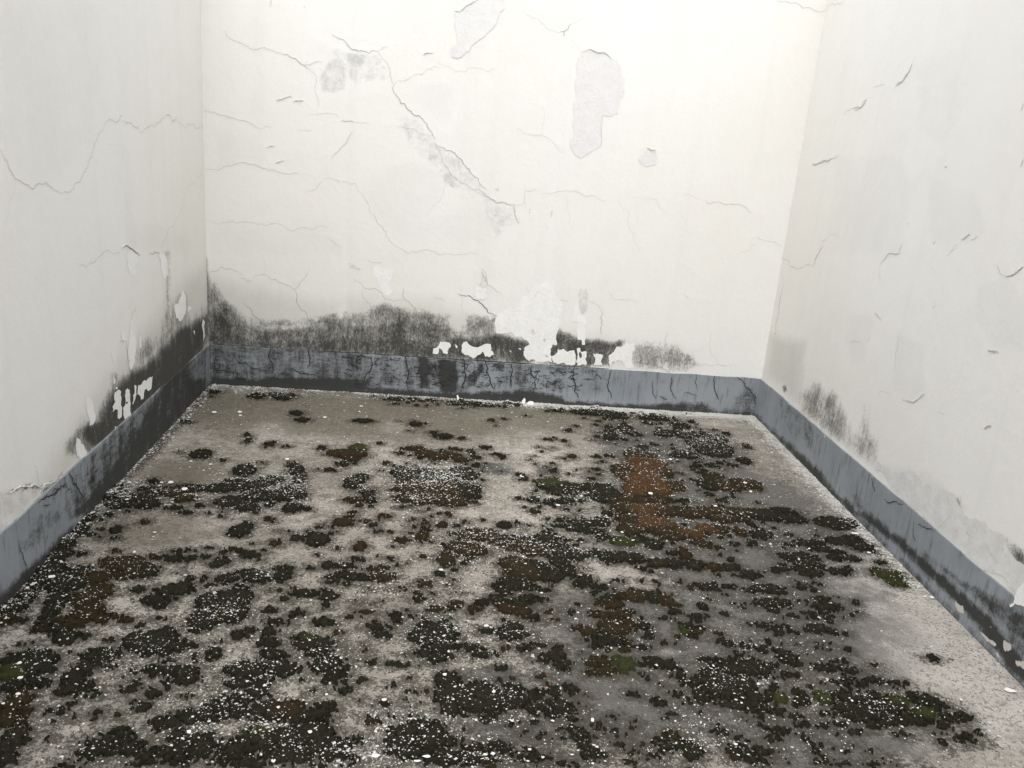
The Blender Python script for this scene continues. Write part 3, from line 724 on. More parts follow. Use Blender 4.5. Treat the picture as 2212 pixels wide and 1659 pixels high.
# ---------------------------------------------------------------- floor
FS = [  # (attribute, frame, x, y, rx, ry, strength)
 ('chalk', '7', '380,1420,420,220,.7 150,900,220,120,.4 1250,400,320,60,.45 900,620,260,70,.45 1300,1180,300,90,.5 1500,1400,140,50,.5 700,1250,400,90,.5 1900,1150,250,60,.5 1000,950,500,60,.45 1900,300,300,60,.4 1450,760,200,50,.4'),
 ('chalk', '8', '180,1180,330,160,.55 250,1340,250,60,.95 120,1590,260,60,.95 1100,80,250,90,.55 950,300,120,60,.6 450,200,260,100,.45 1850,430,340,80,.75 1150,980,240,80,.6 900,1400,250,60,.45 550,1320,140,25,.9 2100,900,120,50,.7 800,1500,200,20,.4 650,1640,200,25,.8'),
 ('chalk', '9', '1320,640,260,90,.8 1750,900,240,130,.6 2000,1300,300,220,.7 1550,760,260,80,.5 1650,1100,250,100,.4 1500,1000,200,60,.35 230,600,260,110,.62 530,1110,60,35,1.0 690,1220,40,60,.9 250,480,200,50,.5 1230,1260,70,30,.8 850,150,220,50,.3 60,440,80,60,.5 750,1190,400,60,.35 300,1350,300,60,.4'),
 ('chalk', 'b', '120,430,260,120,.7 550,500,200,60,.55 1250,400,220,90,.65 1150,600,120,150,.6 1900,1200,350,90,.6 1700,1560,200,90,.3 2150,600,200,100,.7 350,1500,500,140,.45 1200,1500,350,120,.5 700,1100,400,60,.35 1680,860,60,60,.8 2000,1500,150,70,.6 50,960,130,20,.9'),
 ('chalk', 'c', '250,620,300,160,.75 100,760,200,60,.6 250,1180,240,130,.7 2120,480,140,160,.5 450,330,300,40,.35 2000,300,300,30,.9 1500,280,500,20,.7 700,560,200,80,.4 780,1620,200,60,.7 1950,540,80,60,.3'),
 ('chalk', '6', '250,1090,220,30,.8 450,1200,120,80,.5 560,1090,60,30,.9 720,1330,60,60,.7 850,1470,60,50,.7 960,1580,50,40,.6'),
 ('damp', 'd', '1620,1170,260,280,.66 1450,1440,330,180,.6 1580,1545,270,90,.55 1500,1050,200,110,.6 1200,1330,170,120,.42'),
 ('algae', 'd', '700,895,460,50,.9 1150,905,350,30,.7 560,1010,300,60,.45 1250,900,200,40,.7 850,1150,300,120,.35'),
 ('damp', 'c', '1450,620,620,220,.85 1700,880,500,250,1 1700,1050,400,80,1 1050,500,350,130,.8 750,820,150,80,.5 1850,1450,500,200,.9 350,780,120,50,.5'),
 ('damp', '9', '300,300,500,190,1 700,480,360,230,.8 730,850,420,190,.85 800,1500,500,220,.75 300,900,300,200,.7 1250,860,250,60,.5 1180,1500,400,100,.6'),
 ('damp', '8', '1900,720,500,260,.9 1900,1250,500,300,.8 1150,1420,450,120,.7 900,1060,280,70,.6 1350,560,200,120,.5 1900,250,300,80,.6 1300,1600,600,60,.5'),
 ('damp', 'b', '1700,700,400,60,.35 2100,760,180,60,.7 1300,1100,120,30,.6 700,1480,300,60,.2 1250,500,200,60,.35'),
 ('algae', 'b', '1700,380,480,90,1 1300,240,900,90,.85 300,220,500,70,.85 100,120,300,60,.6 900,420,200,90,.7 300,700,500,60,.5 600,720,400,90,.5 2200,250,300,90,.8 1500,1150,500,60,.3'),
 ('algae', '4', '1500,1150,200,60,.6 1200,1420,300,120,.85 1350,1600,500,60,.5 1950,1450,400,200,.3 1800,960,400,60,.8'),
 ('algae', '7', '900,130,500,110,.7 1900,700,500,200,.35 1000,40,500,70,.6'),
 ('algae', 'c', '250,300,500,70,.85 1000,340,600,60,.7 1850,380,400,40,.5'),
 ('algae', '8', '300,550,600,200,.45 300,900,300,100,.45'),
 ('algae', '9', '1450,950,300,80,.4 1500,320,200,60,.3'),
 ('grime', 'b', '1500,930,480,220,.45 900,900,250,150,.35 1900,1450,400,180,.42 330,950,200,150,.35 2000,180,300,40,.5 250,130,200,40,.4 800,660,250,60,.35'),
 ('grime', '8', '900,250,400,180,.45 1250,450,350,250,.45 400,500,500,150,.36 650,830,300,200,.45 1000,1200,500,130,.42 1800,700,300,200,.35 550,1480,350,150,.45 1900,1520,300,100,.35 1300,900,200,120,.35'),
 ('grime', '7', '850,350,300,100,.38 500,560,300,200,.42 1900,500,400,150,.33 1650,1000,300,200,.36 1700,1400,500,200,.42 600,1020,250,150,.36 120,1250,130,250,.42 1100,950,300,180,.3'),
 ('grime', 'c', '1100,1100,450,280,.42 600,950,300,100,.42 1800,520,300,150,.42 1000,290,450,40,.6 700,1270,300,90,.4 2000,1150,300,60,.35'),
 ('grime', '9', '350,1100,400,160,.4 1300,1270,500,110,.4 950,220,300,80,.35 200,1550,300,80,.42 600,1580,300,80,.35'),
]
def flr(px, py): return hit(px, py, 'floor')[:2]
def ell(k, x, y, rx, ry):
    c = flr(*fr(k, x, y)); s = FR[k][2]; X, Y = fr(k, x, y)
    a = abs(flr(X+rx*s, Y)-flr(X-rx*s, Y))[0]/2; b = abs(flr(X, Y-ry*s)[1]-flr(X, Y+ry*s)[1])/2
    return c[0], c[1], a, b
def floor_fields(x, y):
    out = {n: np.zeros(len(x)) for n in ('chalk', 'damp', 'algae', 'grime')}
    for a, k, s in FS:
        for q in nums(s):
            cx, cy, ra, rb = ell(k, *q[:4]); i = np.where((abs(x-cx) < 1.8*ra) & (abs(y-cy) < 1.8*rb))[0]
            r = ((x[i]-cx)/ra)**2+((y[i]-cy)/rb)**2; v = q[4]*np.exp(-(r**1.6)*.7)
            out[a][i] = np.maximum(out[a][i], v)
    n = fbm(x*5, y*5, 77, 3)
    d = np.minimum(np.minimum(x, W-x), -y)
    # grime hugs the left and far walls; white powder line hugs the far right corner
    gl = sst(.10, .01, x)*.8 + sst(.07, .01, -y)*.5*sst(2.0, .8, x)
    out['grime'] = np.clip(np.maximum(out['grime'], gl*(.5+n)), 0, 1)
    pn = fbm(x*16, y*16, 79, 4)-.5
    powder = np.maximum(sst(.14, .02, -y+pn*.14)*sst(1.2, 2.0, x), .8*sst(.11, .03, W-x+pn*.12)*sst(-2.1, -.9, y+pn))
    out['chalk'] = np.clip(np.maximum(out['chalk'], powder*1.5), 0, 1.5)
    warm = sst(.75, .2, W-x)*sst(-1.1, -1.8, y); out['chalk'] = np.maximum(out['chalk'], .85*warm*(.6+.8*n))
    return out
# moss: (label or None for loose ground cover, frame, kinds, ellipses).  k black, b brown, g green, o orange
MOSS = [
 (None, '7', '560,40,70,30 500,120,50,50 420,200,60,50 380,290,80,60 330,380,90,50 500,400,90,50k 430,470,150,50 620,430,100,60b 650,520,90,50b 230,480,50,40 390,560,70,60 340,640,60,70 300,730,70,30 560,560,100,50b 570,650,100,60b 650,690,80,30b 480,720,120,40b 430,820,110,50 540,810,50,25 170,560,70,40 110,620,80,50 50,700,60,50b 20,640,40,40'),
 ('long dark moss tongue from the left wall, with a squared white flake on it', '4', '720,1540,80,50 780,1600,80,45 900,1570,90,45 1000,1535,130,32 1120,1540,110,32b 1260,1510,110,22 1200,1575,80,26b 960,1610,90,28 990,1473,48,13'),
 (None, '4', '1400,1510,140,26 1560,1490,120,40 1500,1600,120,34 1590,1630,90,26 1130,1635,60,16 1640,1560,60,40'),
 ('broad brown speckled moss patch with a darker right end, near the left wall', '7', '820,340,150,45b 930,390,100,50k 700,330,60,25b 1010,290,50,20b 850,400,100,40b'),
 (None, '7', '1120,305,60,20 1235,305,45,22 1330,290,40,18 1420,325,80,30 1920,170,45,22 1550,262,18,10'),
 ('small ragged moss clump with a white chip, alone on tan concrete beside the left wall', '7', '755,115,35,22'),
 ('ragged moss clump with a spiky top on tan concrete, above the small oval black one', '7', '1555,130,65,35 1600,100,30,30'),
 ('smooth black oval moss cushion lying across, on tan concrete left of centre', '7', '1630,280,78,25'),
 ('plump black moss cushion with a small brown tail on its left', '7', '2050,180,90,42'),
 ('tiny flat black moss cushion between the brown patch and the long grey-black one', '7', '895,505,48,20'),
 ('long smooth grey-black moss patch slanting up to the right, left part of the floor', '7', '1100,510,90,32 1190,500,85,35 1020,570,105,38 1050,600,60,25'),
 (None, '7', '1320,435,20,18 1470,440,70,35 1650,430,100,40 1840,400,60,50 1600,400,50,12'),
 ('large grey-black frosted moss patch with a greenish spot, left of centre', '7', '1520,570,110,70 1500,660,130,60 1320,700,110,60 1360,590,70,60 1450,660,40,25g 1290,740,90,35'),
 ('thin dark brown moss sliver on tan concrete', '7', '820,708,70,18b'),
 ('big solid black moss patch with pointed left and right ends, left front', '7', '1000,850,150,80 880,840,90,50 1130,880,90,40 1060,790,60,40 1060,920,60,30 1240,870,50,12'),
 (None, '7', '1380,920,60,45 1080,972,35,15 1260,960,30,12 1010,693,40,8 1545,802,45,24'),
 ('long speckled moss patch slanting up to the right, between two bare tan strips', '7', '650,930,120,50 720,930,80,45 560,1010,100,50 480,1080,100,60 450,1160,90,45 590,1130,30,26 700,1010,60,20'),
 ('large moss patch with a green centre cut by the left edge of the picture', '7', '200,960,180,65 70,1040,110,60g 230,1010,130,60 240,1120,70,35 80,1130,90,40'),
 (None, '7', '100,1250,80,110b 60,1340,100,60b 80,1500,90,110k 40,1600,80,50k 130,1440,60,30b'),
 ('wide black moss patch shaped like a bat, left front', '7', '1080,1030,160,40 1200,1040,110,50 1180,1100,110,40 900,1040,50,18'),
 (None, '7', '830,1150,60,25 885,1108,35,18 990,1190,55,22 890,1235,35,15 805,1073,10,7 390,1290,38,30 325,1285,30,14 295,1308,12,8'),
 ('round isolated dark moss cushion on pale bare concrete, bottom left', '7', '630,1315,40,27'),
 (None, '7', '1790,720,85,25 1760,780,45,35 1750,850,75,45 1780,930,80,40 1800,1010,140,50 1600,1040,130,55 1560,1110,130,45 1700,1110,80,50 1650,1170,110,35 1880,1020,70,30'),
 (None, '7', '1500,1220,140,40 1400,1280,130,50 1250,1320,150,50 1100,1370,100,50 1060,1400,60,30 1550,1280,120,50 1700,1270,120,55 1850,1290,150,60b 2000,1320,140,50 1750,1330,100,35'),
 (None, '7', '1150,1450,70,40 1300,1480,90,55 1290,1550,110,60 1180,1560,110,50 1150,1620,100,40 1400,1590,50,40 2100,1270,80,35 1550,1540,130,90 1700,1490,120,70 1850,1480,140,70 2020,1440,150,70 2100,1530,130,90 1900,1580,200,70 1600,1620,200,40'),
 ('dull green moss cushion amid the black moss at the bottom, left of centre', '7', '1640,1450,85,40g 1720,1440,50,25g'),
 ('arched black moss patch with a denser lump at its right end, bottom left', '7', '700,1500,170,50 830,1540,110,60 620,1560,120,50 770,1440,80,35 560,1600,110,35 830,1460,40,20'),
 (None, '7', '470,1650,60,20 1010,1560,60,30 950,1620,50,25 880,1640,60,20 2130,350,60,30 2150,440,60,30 1980,540,110,25 2120,550,60,30 1840,570,40,15 2110,610,28,16 1750,640,40,15 1940,650,30,14 2110,720,70,30 2190,70,30,20'),
 ('frosted round moss patch with a dark green top, above a rounder black one', '7', '2040,860,130,45 1950,830,60,30 2060,920,90,30 2010,830,80,20g'),
 ('round dark moss patch trailing a point to the lower right, left of centre', '7', '2110,1000,110,60 2150,1080,70,50 2130,960,90,40 2190,1110,30,35'),
 (None, '8', '40,70,60,20b 215,90,25,14 120,230,40,25b 400,185,40,15b 560,80,30,18b 650,85,40,18b 520,160,40,35b'),
 ('small smooth black oval moss cushion on pale floor, middle of the yard', '8', '1055,87,48,20'),
 ('chestnut brown speckled moss patch in an arch, centre of the floor', '8', '880,150,140,42b 1000,180,75,32b 780,230,110,45b 850,260,110,38b 680,310,60,55b 710,145,20,10'),
 (None, '8', '1200,190,80,25 1130,165,20,10 1350,180,90,22 1450,185,50,10 1400,220,120,22 1180,230,150,35b 1250,260,110,35b 1420,330,70,40 1120,340,100,45b 1250,370,110,50 1180,400,140,45b 1360,410,100,45'),
 ('long low dark moss ridge running right above the pale chalky patch', '8', '1500,280,120,35 1640,270,60,22 1800,295,140,32 1900,300,70,32'),
 (None, '8', '2080,340,110,28 2060,340,60,18b 2180,335,40,18 1480,390,60,50 1580,440,60,35 1660,490,75,22 1550,470,50,28'),
 (None, '8', '60,420,100,28 30,365,60,18b 230,380,80,22b 280,420,90,28b 150,430,60,18 390,500,40,12 540,470,50,25b 1120,460,105,45 1200,480,55,35 1050,510,55,28 1000,480,40,18 1000,570,75,28 1130,590,110,35 1200,570,70,28 1080,630,80,35b 1180,650,70,35b 1250,690,45,25'),
 (None, '8', '860,640,50,18b 740,600,40,16b 620,640,70,22b 690,632,25,11 500,560,45,16 160,655,50,13b 230,755,85,28 270,800,60,22'),
 ('dense dark moss patch thickly peppered with white flakes, centre front', '8', '620,760,120,45 560,800,100,45 680,790,85,45 500,800,60,45 640,880,105,38 620,950,60,35 540,920,60,35'),
 (None, '8', '860,890,75,28 820,880,60,22 900,930,55,22 930,775,55,16 1110,750,55,32 1100,810,85,32 1190,800,45,22 1060,790,50,22 1410,880,35,22 1380,930,75,45 1440,980,65,45 1320,950,45,28 1190,890,45,25 1280,870,60,12b'),
 ('reddish brown and black moss patch right of centre', '8', '1740,570,80,35 1900,550,95,32b 2040,560,95,32 2120,590,60,28b 1740,600,80,25b'),
 (None, '8', '1780,665,75,28b 1700,670,70,25b 1500,650,25,18'),
 ('rust brown mottled moss patch in the dark part of the floor, above the green cushion', '8', '1600,775,60,35b 1540,750,45,22b 1780,760,105,60b 1750,840,80,35 1880,740,40,35b 1860,860,55,28'),
 (None, '8', '2000,800,45,24 2120,690,40,10 2160,650,40,16 1680,980,90,28b 1740,1030,80,28b 1640,1040,60,22b'),
 ('bright moss-green cushion beside reddish moss, right of centre front', '8', '1830,985,75,45g 1850,1010,50,35g'),
 (None, '8', '2050,980,115,28 2130,1010,50,18'),
 ('big jagged black moss patch full of white chips, bottom centre', '8', '700,1090,95,55 660,1180,55,85 760,1170,125,65 880,1150,105,45 950,1200,115,55 1000,1250,145,55 850,1260,155,55 700,1270,85,55 1100,1250,135,45 1200,1210,130,35 1260,1170,55,20 1390,1180,55,35 1410,1260,85,55 1480,1280,65,35 1370,1320,55,35 1500,1350,55,35 950,1340,55,25 760,1310,50,18 1270,1290,90,35'),
 ('black moss mass at the bottom edge left of centre, ringed with white chips', '8', '540,1380,140,35 450,1430,130,50 600,1440,85,55 560,1510,160,45 400,1500,110,45 700,1500,85,32 450,1570,140,45 600,1600,110,35 350,1320,55,18 480,1330,55,16'),
 (None, '8', '200,1340,50,15 1000,1530,95,35 1070,1560,75,35 880,1540,65,18 750,1610,190,45 950,1620,140,35 1200,1590,140,30 1300,1610,65,20 1100,1380,35,13 20,1530,50,55 60,1600,55,18 20,1010,30,45 20,1100,25,28 180,970,55,12 300,990,65,12 440,990,45,10 480,1165,45,16 420,1250,28,11'),
 ('black moss lump with a thin tail up to the left, bottom right of centre', '8', '1500,1410,55,28 1530,1450,55,35 1580,1510,65,42 1640,1570,95,42 1440,1470,40,12'),
 (None, '8', '1350,1475,25,12 1720,1420,55,12 1840,1450,40,12 1620,1460,38,15 1450,1640,55,16 1800,1510,45,16 1900,1550,65,18 2000,1590,75,18 2100,1540,75,26 2060,1490,45,16 1900,1370,20,10 2080,1120,20,12 1900,1180,38,16 2060,1240,45,22 2180,1180,45,16 1760,1330,38,16'),
 (None, '9', '500,20,190,35 700,50,105,28 640,0,95,18 490,155,55,26 450,200,28,11 665,150,35,11 330,215,28,11 230,235,28,13 370,130,45,26b 510,230,25,7'),
 ('dark moss patch touching the white powder line by the right wall', '9', '980,80,110,40 1080,80,60,28 900,70,50,18'),
 ('long moss patch trailing left from beside the right wall, below the powdery one', '9', '820,200,95,20 900,250,75,20 1000,190,70,22 1090,190,85,28 1160,230,75,28'),
 (None, '9', '1010,265,35,13 1235,262,18,9 700,215,50,9 1090,305,45,15 1000,300,60,18 840,345,65,28 620,385,55,16 680,290,75,22 1010,390,65,22 1060,375,35,13 960,380,30,12 1280,332,30,13'),
 ('dark moss patch with ragged lower edge, right side between smaller clumps', '9', '750,300,120,32 800,340,80,28 760,380,50,18 830,400,75,26'),
 ('greenish moss patch on its own in the pale strip by the right wall', '9', '1320,410,85,26g 1380,460,55,26g 1270,390,50,14k'),
 ('narrow dark moss patch with a reddish middle, pointing right', '9', '80,350,58,28 200,360,60,24b 310,365,75,24 430,410,72,24'),
 (None, '9', '170,492,68,26 300,490,55,12'),
 ('lone dark moss patch over a smaller twin, right of centre', '9', '560,505,120,32 450,510,65,18'),
 ('smaller dark moss twin just below a longer patch, right of centre', '9', '560,600,65,26 650,595,52,26'),
 (None, '9', '780,490,55,18 850,510,28,13 440,595,48,13 850,600,48,13 930,620,100,26 900,570,55,16 1000,640,38,11 910,660,38,11 720,680,28,13 745,582,14,6 85,685,48,20 150,675,14,9 580,740,85,28 500,730,75,18 700,780,45,13 620,780,45,18 980,785,45,10'),
 ('pear-shaped dark moss cushion with a pointed right end, right side', '9', '895,768,75,30 970,785,40,12'),
 ('small green cushion half hidden in dark moss, right of centre', '9', '10,770,40,24g 10,735,40,18'),
 (None, '9', '295,855,36,24 400,865,65,18 520,890,32,16 630,860,22,9 735,860,28,9 880,850,28,11 960,860,14,9 900,895,48,11'),
 ('upright knobbly dark moss patch, right front', '9', '660,920,55,32 700,965,55,38 740,990,38,18'),
 (None, '9', '380,920,45,13 140,960,38,16'),
 ('tiny round black moss dot on grey floor, right front', '9', '990,970,25,13'),
 ('large black moss patch with a yellow-green cushion at its right end, right front', '9', '300,970,120,22 450,990,100,35 370,1020,190,45 500,1040,90,35 580,1000,38,18 200,1100,160,45 250,1160,190,55 350,1120,140,55 480,1200,120,45 400,1250,180,42 620,1215,55,42g 560,1180,60,28 150,1210,110,35 500,1290,110,26'),
 ('long slim dark moss streak pointing right, right front', '9', '950,1010,100,24 870,1000,50,18 1110,1030,55,18'),
 (None, '9', '760,1180,45,35 770,1230,55,22'),
 ('green moss cushion between a white scuff and a long dark patch, right front', '9', '910,1205,45,38g'),
 ('long dark and green moss patch stretching toward the right wall, right front', '9', '1050,1200,85,42 1160,1220,110,38 1250,1210,75,32 1100,1280,140,45 1200,1330,160,45 1400,1230,75,35g 1350,1270,100,45 1560,1230,95,32 1650,1260,75,28 1570,1310,95,40g 1700,1320,75,32 1780,1330,75,32 1500,1350,140,35 1350,1370,120,26 1700,1390,65,22'),
 (None, '9', '950,1310,48,18 900,1390,55,18 1000,1380,55,18 1830,1458,48,14 1430,1440,38,16 1850,1490,48,12 1680,1500,20,22 780,1450,25,24 630,1420,75,28 740,1330,48,18 570,1475,42,20 520,1350,55,18 900,1110,25,11 1240,1100,75,16 1130,1125,38,9 250,1430,55,18 60,1550,75,60 330,1560,58,38 500,1560,95,38 480,1620,100,28 380,1480,48,18 940,1630,58,28 1000,1640,58,18 1250,1640,58,11 860,1550,28,22 690,1060,58,18'),
 ('reddish brown moss patch with an olive green hump, left back', 'b', '800,640,180,36b 900,590,80,32g 850,685,70,18b 880,640,100,35b'),
 (None, 'b', '585,582,40,15 770,725,58,20 340,730,45,20 360,790,80,38 380,860,58,48 140,870,110,42 330,950,105,45 380,1000,75,38 200,1010,190,50 340,1110,85,38 140,1085,48,18 60,950,90,50'),
 ('bare brown moss streak lying across the left back floor', 'b', '1400,590,85,25b 1500,640,110,32b 1600,670,90,28b 1700,650,110,22b 1800,690,85,25b'),
 ('largest back moss patch, black to brown and frosted all over with white flakes', 'b', '1500,850,280,80 1550,950,290,80b 1450,1030,220,50b 1700,1050,170,45b 1800,810,160,55 1280,800,80,45 1850,950,130,70'),
 (None, 'b', '880,880,85,48 940,840,58,28 860,920,75,28 990,990,68,55 880,1045,85,24b 1010,1040,58,28'),
 (None, 'b', '1930,1015,42,14 1150,1185,48,20b 950,1225,58,11b 1050,1265,42,17 590,1255,18,7 680,1278,14,7 1500,1250,58,15b 1650,1255,48,23b 1300,1390,58,18b 720,1462,24,9'),
 ('flattened brown moss cushion on pale floor, left of centre', 'b', '785,1238,85,26b'),
 ('small brown tufted moss clump on pale floor, left of centre', 'b', '920,1445,52,35b'),
 (None, 'b', '650,1600,65,32 780,1620,100,22 240,1640,55,18 1080,1630,48,13b 1470,1360,58,38b 1710,1335,28,14'),
 (None, 'b', '1640,485,85,20 950,350,75,13 1400,380,58,18 250,130,105,20 360,290,48,13 430,345,48,16 1220,160,85,14 1560,170,58,8 1900,205,210,16 1890,610,35,13b 2100,640,48,9 2150,665,28,13 280,573,28,9b 100,578,14,6 1690,1158,22,16b'),
 ('solid black oval moss cushion close to the left wall, back left', '4', '1300,1290,72,30'),
 (None, '4', '1590,1395,70,38 1600,1165,30,10 1600,1200,20,12 2080,1245,32,14 1830,910,90,22 1660,910,55,18 1380,885,50,12 1920,1020,45,12 1960,1060,45,12'),
 (None, 'c', '800,285,240,26 950,320,95,16 1270,330,120,24 1440,325,18,7'),
 ('black flake-strewn moss patch in the back right, left of a larger one', 'c', '900,430,55,42 1030,430,72,35 1120,470,65,22 900,490,62,26 1010,510,36,15'),
 ('largest black moss patch in the back right corner area', 'c', '1500,390,75,22 1370,460,85,32 1500,470,100,32 1700,480,130,36 1800,500,95,36 1900,460,32,14 1700,560,130,52 1800,620,140,50 1850,580,95,45'),
 (None, 'c', '1560,650,105,36 1440,660,55,18 1180,580,58,18'),
 ('small brown moss dot on the pale floor near the right back corner', 'c', '2080,575,38,18b'),
 ('small dark moss cushion at the edge of the pale strip, back right', 'c', '2060,700,58,26'),
 (None, 'c', '1780,740,55,15 1940,740,55,15 555,665,38,18b 380,728,26,9 190,690,18,6'),
 ('large rusty orange-brown moss patch, the only orange one, right of centre', 'c', '1150,650,130,42b 1200,715,180,40o 1120,770,120,45o 1250,780,170,50o 1330,800,100,65b 1020,790,120,55b 1200,870,200,65o 1300,940,130,60o 1120,950,120,60o 1450,920,90,45b 900,1020,200,50 1100,1050,180,50b 1300,1040,110,42b 1200,1120,220,50o 1000,1110,120,50b 1350,1150,150,45b 1600,1150,180,42b 1800,1130,170,35b 2000,1150,190,42b 1800,1130,90,16o 1900,1210,130,35b 1250,1240,200,60o 1050,1230,120,50b 1350,1310,180,40b 1550,1330,140,36o 1720,1300,110,40o 1450,1370,140,26b 1680,1420,85,40b 1050,1300,110,50b 1850,1290,75,36b'),
 ('reddish black moss patch dotted with large chips, right of the orange one', 'c', '1730,900,115,52 1900,920,140,42b 2060,900,120,38b 1800,840,90,30b 2150,930,55,26b'),
 (None, 'c', '400,900,140,42g 400,920,140,40k 550,930,130,42 450,960,110,35 750,940,140,36 850,960,110,36 1700,790,38,18'),
 (None, 'c', '230,1040,48,22 370,1055,48,22 500,1050,70,32 440,1060,38,18 230,1135,42,18b'),
 ('black moss patch on pale floor left of the orange one', 'c', '480,1225,65,22 650,1240,110,42 800,1240,100,42 620,1300,110,32 760,1310,110,30 480,1270,85,22 870,1160,38,14'),
 (None, 'c', '90,1370,48,18 330,1380,105,35 480,1390,75,18 1000,1400,110,42g 850,1370,90,22 1270,1430,85,35'),
 (None, 'c', '1540,1510,56,52b 1830,1460,38,16 1970,1425,38,16 2130,1415,38,14 2200,1340,90,35 1840,1045,38,12 1900,1030,25,9'),
]
E_ = []                                       # every ellipse: x, y, a, b, owner, tint
OWN = {}
for gi, (lab, k, s) in enumerate(MOSS):
    if lab: OWN.setdefault(gi+1, lab)
    for q in s.split():
        kind = q[-1] if q[-1].isalpha() else 'k'; v = [float(t) for t in q.rstrip('kbgo').split(',')]
        E_.append((*ell(k, *v), gi+1 if lab else 0, 'kbgo'.index(kind)))
px0 = .0038; mx = int(W/px0)+1; my = int(3.3/px0)+1
GX, GY = np.meshgrid(np.linspace(.004, W-.004, mx), np.linspace(-3.3, -.004, my))
FF_ = np.full(GX.shape, -1.0); OW = np.zeros(GX.shape, np.int32); TW = np.zeros(GX.shape+(4,)); TS = np.full(GX.shape, 1e-3)
wx = (fbm(GX*9, GY*9, 41, 3)-.5)*.045; wy = (fbm(GX*9+31, GY*9, 43, 3)-.5)*.045
wx2 = (fbm(GX*38, GY*38, 47, 3)-.5)*.018; wy2 = (fbm(GX*38, GY*38+9, 48, 3)-.5)*.018
def stamp(x, y, a, b, ow, ti):
    e = 1.6; m = .05
    i0, i1 = np.searchsorted(GX[0], (x-a*e-m, x+a*e+m)); j0, j1 = np.searchsorted(GY[:, 0], (y-b*e-m, y+b*e+m))
    if i1 <= i0 or j1 <= j0: return
    sl_ = (slice(j0, j1), slice(i0, i1)); k = min(1, max(a, b)/.05)
    u = (GX[sl_]+wx[sl_]*k*.6+wx2[sl_]*k-x)/a; v = (GY[sl_]+wy[sl_]*k*.6+wy2[sl_]*k-y)/b; r = np.sqrt(u*u+v*v)
    f = (1-r)*min(a, b)
    better = f > FF_[sl_]; FF_[sl_] = np.where(better, f, FF_[sl_]); OW[sl_] = np.where(better, ow, OW[sl_])
    g = np.exp(-2.2*r*r); TW[sl_][..., ti] += g*(1.6 if ti else 1); TS[sl_] += g*(1.6 if ti else 1)
for e in E_: stamp(*e)
# small loose cushions, denser around the big ones and over the damp right-hand side
near = FF_.copy(); nsm = 0
while nsm < 950:
    x, y = random.uniform(.02, W-.03), random.uniform(-3.3, -.03); i = int(x/px0); j = int((y+3.3)/px0); f = near[min(j, my-1), min(i, mx-1)]
    p = .025 + .40*math.exp(-abs(f+.03)/.035)*(f < .0) + (.16 if x > 1.75 and x < 2.7 else 0)*(.4+.6*(y < -.5))
    if x > 2.72 or (x < 1.0 and y > -1.5): p *= .15
    if random.random() > p: continue
    a = random.choice([.004, .005, .006, .007, .009, .012, .018])*random.uniform(.8, 1.3); stamp(x, y, a, a*random.uniform(.6, 1), 0, 1 if (random.random() < .35 and x < 2.2) else 0); nsm += 1
n1 = fbm(GX*110, GY*110, 51, 3)-.5; n2 = fbm(GX*45, GY*45, 53, 3)-.5; n3 = fbm(GX*12, GY*12, 57, 2)-.5
n0_ = fbm(GX*200, GY*200, 50, 1)-.5; sc_ = np.clip((FF_+.03)/.03, 0, 1)
Fm = np.minimum(FF_, .026) + (n0_*.030 + n1*.040 + n2*.013 + n3*.014)*sc_ - .0022
Fm[0:1] = -1
HT = np.clip(Fm, 0, .022)**.6*.10*(.75+.9*fbm(GX*70, GY*70, 61, 3)*1.0) ; HT = np.where(Fm > 0, HT*.85+.0015, -.006)
HT += np.where(Fm > 0, n3*.006+.0015, 0); HT = np.where(Fm > 0, np.maximum(HT, .001), HT)
TI = TW[..., 1:]/TS[..., None]
idx = np.arange(mx*my).reshape(my, mx); Q = np.stack([idx[:-1, :-1], idx[:-1, 1:], idx[1:, 1:], idx[1:, :-1]], -1).reshape(-1, 4)
on = (Fm > 0).ravel(); k4 = on[Q]; keep = k4.sum(1) >= 2; Q = Q[keep]
ow = OW.ravel()[Q]; wq = np.where(on[Q], ow, -1); qo = wq.max(1)
Pm = np.stack([GX.ravel(), GY.ravel(), HT.ravel()], -1); TIf = TI.reshape(-1, 3)
for gi in sorted(set(qo.tolist())):
    q = Q[qo == gi]; u, inv = np.unique(q, return_inverse=True); V = Pm[u]
    lab = OWN.get(gi)
    if gi == 0 or lab is None:
        o = mesh_obj('moss_cover', V, inv.reshape(-1, 4), MM, None, {'tint': TIf[u]}, True)
        tag(o, 'loose dark moss and tiny cushions scattered over the concrete', 'moss', kind='stuff')
    else:
        c = (float(V[:, 0].mean()), float(V[:, 1].mean()), 0)
        o = mesh_obj('moss_patch', V, inv.reshape(-1, 4), MM, None, {'tint': TIf[u]}, True, c)
        tag(o, lab, 'moss', 'moss patches on the yard floor')

def near_moss(x, y):
    i = np.clip((x-.004)/(W-.008)*(mx-1), 0, mx-1).astype(int); j = np.clip((y+3.3)/3.296*(my-1), 0, my-1).astype(int)
    return np.where(y < -3.3, 0, sst(-.085, .01, FF_[j, i]))
gp = .01; nu = int(W/gp)+1; nv = int(5.2/gp)+1
X, Y = np.meshgrid(np.linspace(0, W, nu), np.linspace(-5.2, 0, nv)); X, Y = X.ravel(), Y.ravel()
V = np.stack([X, Y, (fbm(X*1.5, Y*1.5, 31, 3)-.5)*.004-.001], -1)
fo = mesh_obj('floor', V, grid(nu, nv), MC, None, floor_fields(X, Y) | {'near': near_moss(X, Y)}, True); tag(fo, 'stained concrete yard floor under the moss', 'floor', kind='structure')
go = mesh_obj('ground', [(-150, -150, -.06), (150, -150, -.06), (150, 150, -.06), (-150, 150, -.06)], [(0, 1, 2, 3)], flat('open_ground', (.22, .20, .175)))
